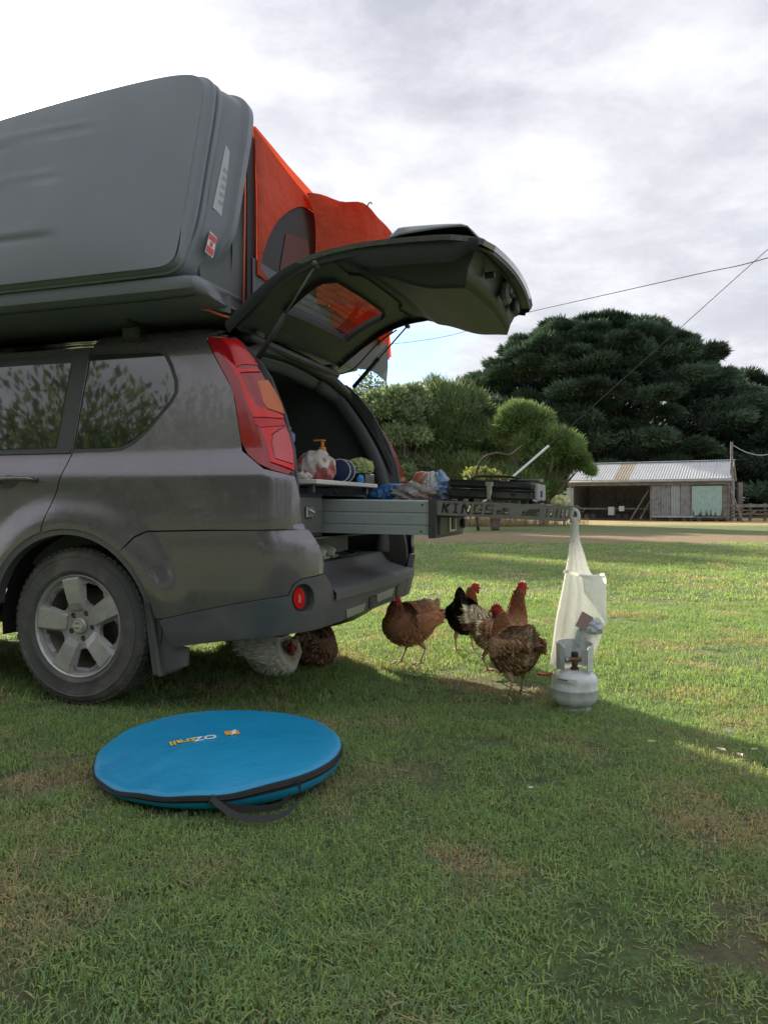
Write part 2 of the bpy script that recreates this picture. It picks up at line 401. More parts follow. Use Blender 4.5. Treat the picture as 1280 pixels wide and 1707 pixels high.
def scatter(name, rng_, dens, coll, smin, smax, seed):
    r = np.random.default_rng(seed); d0, d1 = rng_; W_ = .62 * d1 + 1.6
    n = int((d1 - d0) * 2 * W_ * dens); y = r.uniform(d0, d1, n); x = r.uniform(-W_, W_, n)
    k = np.abs(x) < .62 * y + 1.5; x, y = x[k], y[k]
    k = ((x + .53) / .355) ** 2 + ((y - 2.535) / .365) ** 2 > 1; x, y = x[k], y[k]     # not under the folded tent bag
    # thinner where the lawn is worn
    wn = np.sin(x * 2.1 + 3 * np.sin(y * 1.1)) * np.sin(y * 2.7 + 2 * np.sin(x * .9)); k = r.uniform(0, 1, len(x)) < np.clip(1.05 - .72 * (wn > .42), .25, 1); x, y = x[k], y[k]
    z = gz(x, y) + .002
    me = bpy.data.meshes.new(name); me.vertices.add(len(x)); me.vertices.foreach_set('co', np.stack([x, y, z], -1).astype(np.float32).ravel())
    a = me.attributes.new('sc', 'FLOAT', 'POINT'); a.data.foreach_set('value', r.uniform(smin, smax, len(x)).astype(np.float32))
    a = me.attributes.new('rz', 'FLOAT_VECTOR', 'POINT'); rv = np.zeros((len(x), 3), np.float32); rv[:, 2] = r.uniform(0, 6.283, len(x)); rv[:, 0] = r.normal(0, .12, len(x)); a.data.foreach_set('vector', rv.ravel())
    o = bpy.data.objects.new(name, me); COL.objects.link(o); o['kind'] = 'stuff'; o['label'] = 'short green lawn grass with dry straw-coloured patches'; o['category'] = 'grass'
    ng = bpy.data.node_groups.new(name, 'GeometryNodeTree'); ng.interface.new_socket('Geometry', in_out='INPUT', socket_type='NodeSocketGeometry'); ng.interface.new_socket('Geometry', in_out='OUTPUT', socket_type='NodeSocketGeometry')
    gi = ng.nodes.new('NodeGroupInput'); go = ng.nodes.new('NodeGroupOutput'); ip = ng.nodes.new('GeometryNodeInstanceOnPoints')
    ci = ng.nodes.new('GeometryNodeCollectionInfo'); ci.inputs['Collection'].default_value = coll; ci.inputs['Separate Children'].default_value = True; ci.inputs['Reset Children'].default_value = True
    ip.inputs['Pick Instance'].default_value = True
    na = ng.nodes.new('GeometryNodeInputNamedAttribute'); na.data_type = 'FLOAT'; na.inputs[0].default_value = 'sc'
    nr = ng.nodes.new('GeometryNodeInputNamedAttribute'); nr.data_type = 'FLOAT_VECTOR'; nr.inputs[0].default_value = 'rz'
    ng.links.new(gi.outputs[0], ip.inputs['Points']); ng.links.new(ci.outputs[0], ip.inputs['Instance']); ng.links.new(na.outputs[0], ip.inputs['Scale']); ng.links.new(nr.outputs[0], ip.inputs['Rotation']); ng.links.new(ip.outputs[0], go.inputs[0])
    md = o.modifiers.new('grass', 'NODES'); md.node_group = ng
    return o
scatter('grass', (.9, 3.4), 1250, tc_col, .6, 1.15, 1)
scatter('grass', (3.4, 7.), 600, tc_col, .85, 1.5, 2)
scatter('grass', (7., 14.), 62, far_col, .7, 1.25, 3)
scatter('grass', (14., 18.), 20, far_col, .9, 1.7, 4)

weed_col = bpy.data.collections.new('weeds'); m_weed = M('clover_leaf', (.13, .24, .09), .55, attr='tint', transl=.25)
for i in range(3):
    r = np.random.default_rng(300 + i); V = []; Fc = []; C = []
    for k in range(8):
        a = k * .8 + r.uniform(-.2, .2); ln = r.uniform(.020, .042); w = ln * .32; d = np.array([math.cos(a), math.sin(a), 0]); s = np.array([-d[1], d[0], 0]); n = len(V); h = r.uniform(.006, .014)
        V += [d * .003 + (0, 0, .004), d * ln * .5 - s * w / 2 + (0, 0, h), d * ln * .5 + (0, 0, h - .003), d * ln * .5 + s * w / 2 + (0, 0, h), d * ln + (0, 0, h * .7)]; Fc += [(n, n + 2, n + 1), (n, n + 3, n + 2), (n + 1, n + 2, n + 4), (n + 2, n + 3, n + 4)]; C += [(r.uniform(.7, 1.3),) * 3] * 5
    me = bpy.data.meshes.new('weed'); me.from_pydata([tuple(v) for v in V], [], Fc); me.materials.append(m_weed); ca = me.color_attributes.new('tint', 'FLOAT_COLOR', 'POINT'); c4 = np.ones((len(V), 4), np.float32); c4[:, :3] = C; ca.data.foreach_set('color', c4.ravel())
    o = bpy.data.objects.new('weed', me); weed_col.objects.link(o)
wds = scatter('weeds', (.9, 5.5), 5, weed_col, .5, 1.2, 9); wds['label'] = 'flat broad-leaved weeds scattered through the lawn'; wds['category'] = 'weeds'
# ================================================================== TREES
def leaf_mat(name, col, tr=.3, rough=.6): return M(name, col, rough, attr='tint', transl=tr, spec=.25)
def rand_unit(n, r):
    v = r.normal(size=(n, 3)); return v / np.linalg.norm(v, axis=1)[:, None]
def leaves(pos, dirs, ln, wd_, r, droop=0., jit=.35):
    """one elongated leaf-clump triangle pair per position"""
    n = len(pos); d = dirs + r.normal(0, jit, (n, 3)); d[:, 2] -= droop; d /= np.linalg.norm(d, axis=1)[:, None]
    s = np.cross(d, rand_unit(n, r)); s /= np.linalg.norm(s, axis=1)[:, None] + 1e-9
    ln = ln * r.uniform(.4, 1.6, (n, 1)); wd_ = wd_ * r.uniform(.5, 1.5, (n, 1))
    V = np.stack([pos, pos + d * ln * .5 + s * wd_ * .5, pos + d * ln, pos + d * ln * .5 - s * wd_ * .5], 1).reshape(-1, 3)
    i = np.arange(n)[:, None] * 4; return V, i + np.array([[0, 1, 2, 3]])
def crown(name, clumps, per, ln, wd_, mat, parent, r, droop=0., up=.3, tint=(.7, 1.3), jit=.35, shell=.45, flat=1.):
    """clumps: list of (centre, radii, branch origin)"""
    P = []; D = []; Tn = []
    for c, rad, org in clumps:
        n = int(per * r.uniform(.7, 1.3)); u = rand_unit(n, r); q = (shell + (1 - shell) * r.uniform(0, 1, (n, 1)) ** .5)
        p = np.array(c) + u * q * np.array(rad); o = p - np.array(org); o /= np.linalg.norm(o, axis=1)[:, None]
        d = u * .55 + o * .7; d[:, 2] += up; d[:, 2] *= flat; P.append(p); D.append(d); b = r.uniform(*tint); Tn.append(np.full(n, b) * r.uniform(.8, 1.2, n))
    P, D, Tn = np.concatenate(P), np.concatenate(D), np.concatenate(Tn)
    V, Fc = leaves(P, D, ln, wd_, r, droop, jit); col = np.repeat(Tn, 4)[:, None] * np.array([[1, 1, 1]])
    return emit(name, V, Fc, mat, parent, col=col, kind=None)
m_bark = M('bark', (.10, .075, .055), .9, var=(6, (.05, .04, .03), .3, .7), bump=(14, .8, .05))
m_bark2 = M('pale_bark', (.16, .13, .10), .9, var=(6, (.09, .07, .055), .3, .7), bump=(14, .8, .05))
m_cyp = leaf_mat('cypress_needles', (.075, .120, .075), .15)
m_cyp2 = leaf_mat('cypress_needles_dark', (.065, .105, .070), .15)
m_wil = leaf_mat('feathery_leaves', (.17, .235, .10), .35)
m_wil2 = leaf_mat('dense_green_leaves', (.15, .22, .075), .35)
m_pale = leaf_mat('silvery_leaves', (.21, .27, .135), .4)
def limbs(parent, base, tips, r0, r, mat, trunk_h=.3):
    mb = MB(); base = np.array(base, float)
    for t in tips:
        t = np.array(t, float); k = base + (t - base) * np.array([.15, .15, trunk_h]); mid = (k + t) / 2 + r.normal(0, .06, 3) * np.linalg.norm(t - base)
        pts = cr([base, k, mid, t], 4); rs = np.linspace(r0, r0 * .12, len(pts)); mb.tube(pts, rs, 7)
    return mb.out('trunk', mat, parent, smooth=True)
def polar(px, d): return (px - 640) / 1282 * d
# --- the great cypress: tiers of flattened, upswept plates over a broad dome
def cypress(label, cx, cy, RX, RY, H, nc, per, seed, mat, lmat, lo=.10, ln=.46, wdt=.085, skew=0.):
    r = np.random.default_rng(seed); t = thing('cypress_tree', label, 'tree', (cx, cy, 0)); cl = []; tips = []
    for i in range(nc):
        h = lo + (1 - lo) * (i + .5) / nc; ang = i * 2.39996 + r.uniform(-.3, .3)
        prof = (1 - max(0, (h - .22) / .78) ** 2.3) ** .5; prof *= (.80 + .2 * min(1, h / .25)) * r.uniform(.80, 1.04)
        q = r.uniform(.72, 1.0) if r.uniform() < .75 else r.uniform(.2, .7)
        x = cx + RX * prof * q * math.cos(ang) + skew * h; y = cy + RY * prof * q * math.sin(ang); z = H * h * r.uniform(.95, 1.0)
        w = r.uniform(1.5, 2.9) * (.70 + .45 * (1 - h)); cl.append(((x, y, z), (w * 1.15, w * 1.15, w * r.uniform(.20, .32)), (cx + skew * h * .5, cy, z * .62)))
        # ragged fingers past the plate
        for k in range(3):
            a2 = ang + r.uniform(-.5, .5); e = w * r.uniform(.7, 1.1); cl.append(((x + e * math.cos(a2), y + e * math.sin(a2), z + r.uniform(-.1, .5)), (w * .45, w * .45, w * .16), (cx, cy, z * .6)))
        if i % 3 == 0: tips.append((x, y, z - .2))
    limbs(t, (cx, cy, 0), tips, H * .022, r, mat, .45)
    crown('crown', cl, per, ln, wdt, lmat, t, r, up=.16, tint=(.45, 1.6), jit=.26, shell=.15, flat=.75)
    return t
cypress('huge dark green cypress with flat layered boughs towering behind the tin shed', polar(1008, 66), 66., 13.1, 9., 16.4, 270, 560, 5, m_bark, m_cyp, lo=.12, skew=-.5)
cypress('dark cypress cut off by the right edge, beyond the fence rails', polar(1330, 62), 62., 6.6, 6., 9.6, 60, 420, 6, m_bark, m_cyp2, lo=.05)
cypress('tall dark cypress lower shoulder at the right of the huge one, above the pole', polar(1215, 70), 71., 5.6, 5., 13.0, 60, 420, 16, m_bark, m_cyp2, lo=.05)
# --- softer trees between car and cypress
def bushy(name, label, cx, cy, blobs, per, mat, lmat, seed, ln, wdt, droop=.0, up=.3, trunk_r=.2, tint=(.65, 1.35), jit=.35, group=None):
    r = np.random.default_rng(seed); t = thing(name, label, 'tree', (cx, cy, 0), group=group); cl = []; tips = []
    for (bx, by, bz, rx, rz, n) in blobs:
        for i in range(n):
            u = rand_unit(1, r)[0]; u[2] = abs(u[2]) * 1.0 - .25; q = r.uniform(.45, 1.)
            c = (bx + u[0] * rx * q, by + u[1] * rx * .8 * q, bz + u[2] * rz * q); w = rx * r.uniform(.28, .52)
            cl.append((c, (w, w, w * .75), (bx, by, bz - rz * .8)));
            if i % 3 == 0: tips.append(c)
    limbs(t, (cx, cy, 0), tips[::2], trunk_r * .7, r, mat, .3)
    crown('crown', cl, per, ln, wdt, lmat, t, r, droop=droop, up=up, tint=tint, jit=jit, shell=.05)
    return t
D1 = 40.
bushy('feathery_tree', 'rounded grey-green feathery tree right of the red taillight, left of the small bright one', polar(745, D1), D1, [(polar(740, D1), D1, 4.7, 2.7, 2.8, 44), (polar(712, D1), D1, 6.3, 1.2, 1.3, 12), (polar(768, D1), D1, 6.0, 1.3, 1.2, 12), (polar(805, D1), D1, 5.2, .8, .9, 8), (polar(700, D1), D1 + 1, 3.6, 2.6, 3.2, 34), (polar(795, D1), D1 - 1, 3.6, 1.6, 2.6, 26), (polar(750, D1), D1 - 1, 1.8, 3.2, 1.9, 34)], 640, m_bark, m_wil, 21, .34, .040, up=.5, tint=(.55, 1.3), jit=.6)
D2 = 34.
bushy('feathery_tree', 'small bright green feathery tree overhanging the left end of the tin shed', polar(905, D2), D2, [(polar(866, D2), D2, 4.35, 1.15, 1.35, 24), (polar(895, D2), D2, 3.7, 1.2, 1.5, 22), (polar(925, D2), D2, 3.0, 1.25, 1.4, 22), (polar(958, D2), D2, 2.5, .75, .9, 12), (polar(872, D2), D2, 1.3, 1.5, 1.4, 30)], 640, m_bark2, m_wil2, 22, .28, .035, up=.55, tint=(.6, 1.5), jit=.6)
D3 = 36.
bushy('broadleaf_tree', 'pale leafy tree with silvery leaves directly behind the open tailgate strut', polar(655, D3), D3, [(polar(655, D3), D3, 4.6, 1.5, 2.8, 34), (polar(615, D3), D3 + 2, 4.6, 2.0, 2.9, 34), (polar(690, D3), D3 + 1, 4.9, 1.3, 2.4, 20), (polar(670, D3), D3, 1.9, 1.6, 2.0, 30)], 460, m_bark2, m_pale, 23, .17, .10, up=.2, tint=(.55, 1.35), jit=.8)
D4 = 27.
bushy('leafy_shrub', 'low yellow-green shrub under a bent dark bough, above the black case', polar(825, D4), D4, [(polar(805, D4), D4, 1.5, .75, .8, 16), (polar(845, D4), D4, 1.35, .8, .7, 16)], 240, m_bark2, leaf_mat('yellow_green_leaves', (.24, .27, .075), .45), 24, .11, .08, up=.2, jit=.8)
# bent bough over the shrub
bb = MB(); bb.tube(cr([(polar(797, 26.5), 26.5, .0), (polar(790, 26.5), 26.5, 1.4), (polar(800, 26.4), 26.4, 2.35), (polar(825, 26.4), 26.4, 2.65), (polar(850, 26.4), 26.4, 2.6), (polar(870, 26.2), 26.2, 2.9)], 6), list(np.linspace(.055, .03, 31)), 8)
bb.out('fallen_bough', m_bark, smooth=True, label='bent dark dead bough arching over the yellow-green shrub', cat='branch')
# --- far tree belt closing the horizon
r_ = np.random.default_rng(31); cl = []
for i in range(90):
    x = -95 + i * 2.6 + r_.uniform(-1, 1); y = 98 + r_.uniform(-6, 6); h = r_.uniform(2.6, 4.4); cl.append(((x, y, h * .9), (2.6, 2., h), (x, y, 0)))
fb = crown('distant_trees', cl, 330, .9, .45, leaf_mat('far_foliage', (.055, .085, .04), .2), None, r_, up=.4, tint=(.6, 1.2), shell=.5); fb['kind'] = 'stuff'; fb['label'] = 'far belt of trees along the horizon behind the farm'; fb['category'] = 'trees'
# --- trees away to the left behind the vehicle (their long shadows cross the lawn)
for k, (x, y, h) in enumerate([(-10., 40, 15.), (-14.8, 42, 18.), (-13.2, 52, 21.), (-21, 50, 22.), (-7.3, 29.5, 7.)]):
    bushy('paddock_tree', ['slender tall paddock tree right behind the vehicle', 'slender paddock tree left of the tall one behind the vehicle', 'tallest slender paddock tree, farthest behind the vehicle', 'leftmost slender paddock tree behind the vehicle', 'shortest slender paddock tree, nearest behind the vehicle'][k], x, y, [(x, y, h * .55, h * .105, h * .40, 26)], 480, m_bark, m_wil2, 60 + k, .8, .34, group='paddock trees behind the vehicle')
# --- tree line behind the photographer, mirrored in windows and paint
cl = []
for i in range(46):
    x = -50 + i * 2.2 + r_.uniform(-1, 1); y = -17 + r_.uniform(-2, 2); h = r_.uniform(2.6, 4.0) * (1.35 if i % 5 < 2 else .9); cl.append(((x, y, h * .9), (2.2, 1.8, h), (x, y, 0)))
fb = crown('hedge_row', cl, 300, .7, .3, m_cyp, None, r_, up=.4, tint=(.6, 1.3), shell=.4); fb['kind'] = 'stuff'; fb['label'] = 'dense hedge row across the paddock'; fb['category'] = 'hedge'

for k, (x, y, h, lb) in enumerate([(-13., -5., 11., 'left one of the trees mirrored in the side windows'), (-9.5, -8.5, 11.5, 'middle one of the trees mirrored in the side windows'), (-4.5, -11., 9.5, 'right one of the trees mirrored in the side windows')]):
    bushy('paddock_tree', lb, x, y, [(x, y, h * .55, h * .42, h * .42, 30), (x, y, h * .25, h * .45, h * .25, 20)], 900, m_bark, m_wil2, 90 + k, .22, .08, group='trees mirrored in the side windows')
# ================================================================== SHED
SA = np.array([11.1, 46.]); SB = np.array([18.8, 42.]); SDIR = SB - SA; SLEN = float(np.hypot(*SDIR)); SDIR /= SLEN; SN = np.array([-SDIR[1], SDIR[0]])
def TS(V, vec=False):
    V = np.asarray(V, float); o = np.zeros_like(V); o[:, :2] = V[:, 0:1] * SDIR + V[:, 1:2] * SN; o[:, 2] = V[:, 2]
    if not vec: o[:, :2] += SA
    return o
m_tin = M('galvanised_tin', (.52, .55, .57), .45, .4, var=(1.4, (.55, .57, .58), .35, .65), dirt=(3.5, (.30, .27, .23), .35))
m_rusttin = M('rusty_tin', (.38, .36, .32), .6, .3, dirt=(5, (.36, .24, .10), .9))
m_walltin = M('weathered_tin', (.27, .29, .31), .6, .4, var=(2., (.29, .30, .31), .3, .7), dirt=(4, (.14, .11, .09), .5))
m_walltinp = M('pale_tin', (.36, .40, .43), .5, .4, var=(2., (.30, .33, .36), .3, .7))
m_mint = M('mint_paint', (.34, .50, .49), .6, 0, dirt=(4, (.25, .28, .25), .35))
m_wood = M('grey_timber', (.24, .225, .215), .85, var=(5, (.13, .105, .09), .3, .7), bump=(20, .5, .02))
m_dwood = M('dark_timber', (.09, .07, .06), .85, var=(5, (.14, .11, .09), .3, .7), bump=(20, .5, .02))
m_concrete = M('pale_plank', (.40, .44, .46), .8, var=(3, (.30, .32, .33), .3, .7))
shed = thing('tin_shed', 'long low farm shed with pale corrugated roof and open left bay', 'shed', (*(SA + SDIR * SLEN / 2 + SN * 1.6), 0), math.atan2(SDIR[1], SDIR[0]))
DEP = 2.6; RZ = 3.45; EZ = 2.33
def corr(mb, x0, x1, y0, z0, y1, z1, pitch=.15, amp=.022, n_per=6, thick=.004, vert=False):
    n = max(4, int((x1 - x0) / pitch * n_per)); xs = np.linspace(x0, x1, n + 1); P = []
    for k in (0, 1):
        pass
    a = np.array([y0, z0]); b = np.array([y1, z1]); d = (b - a) / np.linalg.norm(b - a); nn = np.array([-d[1], d[0]])
    rows = []
    for t in (0, .5, 1):
        c = a + (b - a) * t; rows.append([(x, *(c + nn * amp * math.sin(2 * math.pi * x / pitch))) for x in xs])
    mb.grid(np.array(rows), flip=True)
    rows2 = [[(p[0], p[1] - nn[0] * .02, p[2] - nn[1] * .02) for p in rw] for rw in rows]; mb.grid(np.array(rows2))
NS = 10; sw = (SLEN + .3) / NS
for i in range(NS):
    mb = MB(TS); x0 = -.15 + i * sw; corr(mb, x0, x0 + sw - .012, -.25, EZ, DEP / 1.0 + .0, RZ); o = mb.out('roof_sheet', m_rusttin if i == 3 else m_tin, shed, smooth=True)
    if i == 3: o['label'] = 'rust-stained yellowish roof sheet'
    mb = MB(TS); corr(mb, x0, x0 + sw - .012, DEP * 2 + .2, EZ, DEP + .02, RZ); mb.out('roof_sheet', m_tin, shed, smooth=True)
mb = MB(TS); mb.box((-.2, DEP - .12, RZ - .0), (SLEN + .2, DEP + .12, RZ + .05), .02); mb.out('ridge_cap', m_tin, shed)
mb = MB(TS); mb.tube([(-.2, -.30, EZ - .09), (SLEN + .2, -.30, EZ - .09)], .06, 8); mb.out('gutter', m_concrete, shed, smooth=True)
mb = MB(TS); mb.box((-.1, -.22, EZ - .32), (SLEN + .1, -.16, EZ - .17)); mb.out('fascia_board', m_wood, shed)
for x in (0.03, .535 * SLEN, .78 * SLEN, SLEN - .06):
    mb = MB(TS); mb.box((x - .06, -.08, 0), (x + .06, .04, EZ - .15)); mb.out('post', m_concrete if x < .1 else m_wood, shed)
    mb = MB(TS); mb.box((x - .06, DEP * 2 - .1, 0), (x + .06, DEP * 2, EZ - .1)); mb.out('post', m_dwood, shed)
mb = MB(TS); corr(mb, 0, SLEN, DEP * 2 - .12, .0, DEP * 2 - .12, EZ - .1); mb.out('back_wall', m_walltin, shed, smooth=True)
for x in (0, SLEN):
    for k in range(6):
        y0 = k * DEP * 2 / 6; y1 = y0 + DEP * 2 / 6 - .015; zt = lambda y: EZ - .1 + (RZ - EZ) * (1 - abs(y - DEP) / DEP)
        if x == 0 and k < 1: continue
        mb = MB(TS); mb.prism([(y0, 0.02), (y1, .02), (y1, zt(y1)), (y0, zt(y0))], lambda a, b, d: (d, a, b), x - .03, x + .03); mb.out('end_wall_sheet', m_walltin, shed)
# closed right half: corrugated sheets then the mint door
xs_ = np.linspace(.54 * SLEN, .775 * SLEN, 5)
for i in range(4):
    mb = MB(TS); corr(mb, xs_[i], xs_[i + 1] - .02, -.10 - .02 * (i % 2), .32, -.10 - .02 * (i % 2), EZ - .33, pitch=.13, amp=.018); mb.out('wall_sheet', m_walltinp if i == 2 else m_walltin, shed, smooth=True)
mb = MB(TS); mb.box((.785 * SLEN, -.14, .30), (.963 * SLEN, -.09, EZ - .38), .01); dr = mb.out('door', m_mint, shed, label='mint green painted sheet door')
for k in range(8):
    x = .785 * SLEN + (k + .5) * .178 * SLEN / 8; mb = MB(TS); mb.box((x - .012, -.152, .32), (x + .012, -.141, EZ - .40)); mb.out('door_rib', m_mint, dr)
mb = MB(TS)
for k in range(16):
    x = .79 * SLEN + RNG.uniform(0, .17 * SLEN); mb.prism([(x - .03, .31), (x + .04, .31), (x + .01, .31 + RNG.uniform(.12, .42))], lambda a, b, d: (a, d, b), -.155, -.153)
mb.out('peeled_patch', m_dwood, dr, kind='stuff')
mb = MB(TS); mb.box((.54 * SLEN, -.2, .18), (.80 * SLEN, -.08, .30)); mb.out('bottom_plank', m_concrete, shed)
mb = MB(TS); mb.box((.78 * SLEN, -.17, .16), (.985 * SLEN, -.08, .26)); mb.out('bottom_plank', m_wood, shed)
mb = MB(TS); mb.box((.965 * SLEN, -.12, .2), (.99 * SLEN, -.02, EZ - .33)); mb.out('door_jamb', m_wood, shed)
for x in (.56, .66, .74, .83, .93):
    mb = MB(TS); mb.box((x * SLEN - .1, -.12, 0), (x * SLEN + .1, .1, .18)); mb.out('stump', m_dwood, shed)
mb = MB(TS); mb.box((.545 * SLEN, -.02, .3), (.55 * SLEN, DEP * 2 - .1, EZ - .2)); mb.out('inner_wall', m_walltin, shed)
mb = MB(TS); mb.tube([(.06 * SLEN, DEP * 1.6, EZ - .2), (.36 * SLEN, DEP * 1.5, .25)], .07, 6); mb.out('brace', m_wood, shed)
for k, (xa, xb) in enumerate([(.40, .52), (.46, .53)]):
    mb = MB(TS); mb.tube([(xa * SLEN, .25, .05), (xb * SLEN, .35, 1.25 + .6 * (k == 0))], .05, 5)
    mb.out('leaning_plank', m_wood, label=['longer grey plank leaning inside the open shed bay', 'shorter grey plank leaning inside the open shed bay'][k], cat='plank')
mb = MB(TS); mb.box((.02 * SLEN, 1.0, .62), (.52 * SLEN, 1.08, .72)); mb.out('bay_rail', m_wood, shed)
mb = MB(TS); mb.box((.245 * SLEN, .55, .28), (.285 * SLEN, .80, .78), .02); mb.out('plastic_drum', M('dull_white', (.5, .5, .48), .6), label='upright dull white container inside the open shed bay', cat='drum')
mb = MB(TS); mb.box((.315 * SLEN, .60, .52), (.35 * SLEN, .85, .82), .02); mb.out('plastic_tub', M('cool_white', (.55, .62, .66), .6), label='small pale blue-white tub on the rail inside the shed bay', cat='tub')
for k in range(5):
    mb = MB(TS); x = (.03 + .05 * k + .12 * (k > 2)) * SLEN; mb.lathe([(0, 0), (.16, 0), (.17, .35), (0, .35)], c=(x, 1.4, .0), n=10)
    mb.out('storage_drum', m_dwood, label=['leftmost dark drum on the shed floor', 'second dark drum from the left on the shed floor', 'third dark drum from the left on the shed floor', 'fourth dark drum from the left on the shed floor', 'rightmost dark drum on the shed floor, nearest the leaning planks'][k], cat='drum', group='dark drums in the shed bay')
mb = MB(TS); mb.tube([(SLEN + .02, -.1, 1.95), (SLEN + .75, -.9, .0)], .045, 6); mb.out('side_prop', m_wood, shed)
mb = MB(TS); mb.box((-.75, 2.2, 0.), (-.10, 2.26, 1.95)); mb.out('sheet_panel', m_mint, label='pale blue-green tin sheet standing at the left end of the shed', cat='panel')
# power pole on the shed's right corner with sagging cable
mb = MB(TS); mb.tube([(SLEN + .12, .3, 0), (SLEN + .12, .3, 4.35)], .07, 8); mb.out('service_pole', m_wood, label='thin grey timber pole at the right corner of the tin shed', cat='pole')
mb = MB(TS); mb.tube(cr([(SLEN + .12, .3, 4.2), (SLEN + .9, .6, 3.75), (SLEN + 1.9, 1., 3.65), (SLEN + 3.6, 1.6, 4.5), (SLEN + 6., 2.6, 5.6)], 5), .022, 5); mb.out('service_cable', M('grey_cable', (.45, .47, .5), .6), label='grey cable sagging from the shed pole to the right', cat='cable')
mb = MB(); x_ = polar(1232, 43); mb.box((x_ - .12, 43 - .12, 0), (x_ + .12, 43.12, 2.15)); mb.out('gate_post', m_wood, label='thick square timber post right of the tin shed', cat='post')
# rail fence right of the shed
fn_ = thing('rail_fence', 'weathered timber rail fence running out of frame right of the shed', 'fence', (polar(1250, 42), 42.2, 0)); fx = [polar(p, 42.2) for p in (1219, 1250, 1275, 1300, 1330)]
for x in fx:
    mb = MB(); mb.box((x - .06, 42.18, 0), (x + .06, 42.30, .98)); mb.out('post', m_wood, fn_)
for i, (z0, z1) in enumerate(((.76, .93), (.55, .64), (.36, .45), (.16, .25))):
    mb = MB(); mb.box((fx[0] - .3, 42.12, z0), (fx[-1] + .3, 42.17, z1)); mb.out('rail', m_wood if i == 0 else m_dwood, fn_)
# low post fence behind the lawn, seen below the tray
fl = thing('post_fence', 'low old post and wire fence in dry grass beyond the lawn', 'fence', (polar(850, 33), 33, 0)); px_ = [690, 706, 745, 783, 800, 858, 876, 893, 912, 925, 940]
for i, p in enumerate(px_):
    x = polar(p, 33); h = .62 + .12 * math.sin(i * 2.3); mb = MB(); mb.tube([(x, 33, 0), (x + .03 * math.sin(i), 33, h)], .055, 6); mb.out('post', m_wood, fl)
for z in (.3, .52):
    mb = MB(); mb.tube([(polar(600, 33), 33, z), (polar(950, 33), 33, z)], .008, 4); mb.out('wire', M('wire', (.3, .3, .3), .5, .8), fl)
# tussocks of dry grass along that fence
V = []; Fc = []; n = 4200; r_ = np.random.default_rng(41)
bx = r_.normal(0, 1, n); gx_ = polar(820, 32.4) + np.where(r_.uniform(size=n) < .7, r_.normal(-.5, 1.3, n), r_.uniform(-7, 4, n)); gy_ = 32.4 + r_.normal(0, .35, n)
P = np.stack([gx_, gy_, np.zeros(n)], -1); D = r_.normal(0, .3, (n, 3)); D[:, 2] = 1
V, Fc = leaves(P, D, .34, .018, r_, 0, .1); emit('dry_grass', V, Fc, leaf_mat('straw', (.42, .33, .19), .3), None, col=np.repeat(r_.uniform(.6, 1.2, n), 4)[:, None] * np.ones((1, 3)), kind='stuff', label='tall dry straw tussocks along the old post fence', cat='dry grass')
# --- wires
cb = M('dark_cable', (.03, .03, .035), .6)
mb = MB(); mb.tube(cr([(-26, 70, 14.2), (polar(640, 52), 52, .87 + (842 - 575) / 1282 * 52), (polar(870, 40), 40, .87 + (842 - 523) / 1282 * 40), (polar(1150, 31), 31, .87 + (842 - 460) / 1282 * 31), (polar(1280, 28), 28, .87 + (842 - 430) / 1282 * 28), (20, 24, 11.)], 8), .018, 5)
mb.out('overhead_cable', cb, label='thin dark power line sagging across the sky behind the open tailgate', cat='cable')
gw = thing('guy_wire', 'long stay wire rising to the right from a white guard tube', 'stay wire', (polar(755, 29), 29, 0))
A_ = np.array([polar(755, 29.), 29., 0.]); B_ = np.array([polar(914, 29.4), 29.4, .87 + (842 - 743) / 1282 * 29.4]); C_ = np.array([polar(1290, 31), 31., .87 + (842 - 405) / 1282 * 31])
mb = MB(); mb.tube([A_, B_, C_, C_ + (C_ - B_) * .35], .014, 5); mb.out('wire', cb, gw)
mb = MB(); mb.tube([A_, B_], .045, 8); mb.out('guard_tube', M('white_tube', (.62, .63, .62), .5), gw, smooth=True)

# ================================================================== VEHICLE (frame: s rearwards from rear axle, t across, z up)
TH = R(18.); U_ = np.array([math.cos(TH), -math.sin(TH), 0]); W_ = np.array([math.sin(TH), math.cos(TH), 0]); O_ = np.array([-1.34, 3.35, 0]) - .03 * W_
def TC(V, vec=False):
    V = np.asarray(V, float); o = V[..., 0:1] * U_ + V[..., 1:2] * W_; o[..., 2] += V[..., 2]
    return o if vec else o + O_
def C1(s, t, z): return tuple(TC(np.array([[s, t, z]]))[0])
def table(pts, sig=.02):
    z = np.arange(0.0, 2.0, .004); v = np.interp(z, [p[0] for p in pts], [p[1] for p in pts]); n = int(sig * 3 / .004); k = np.exp(-.5 * (np.arange(-n, n + 1) * .004 / sig) ** 2); k /= k.sum()
    return z, np.convolve(np.pad(v, n, mode='edge'), k, 'valid')
TSZ, TSV = table([(.25, .03), (.40, .012), (.6, 0), (.82, -.006), (.985, 0), (1.015, .012), (1.085, .045), (1.11, .052), (1.55, .165), (1.60, .185), (1.66, .25), (1.69, .36)], .010)
SRZ, SRV = table([(.5, 1.02), (.78, 1.03), (.98, 1.035), (1.12, 1.015), (1.26, .97), (1.44, .885), (1.55, .80), (1.62, .71), (1.68, .58)], .03)
RRZ, RRV = table([(.5, .13), (1.0, .14), (1.6, .2)], .03)
TW = 1.74
def sm(x): x = np.clip(x, 0, 1); return x * x * (3 - 2 * x)
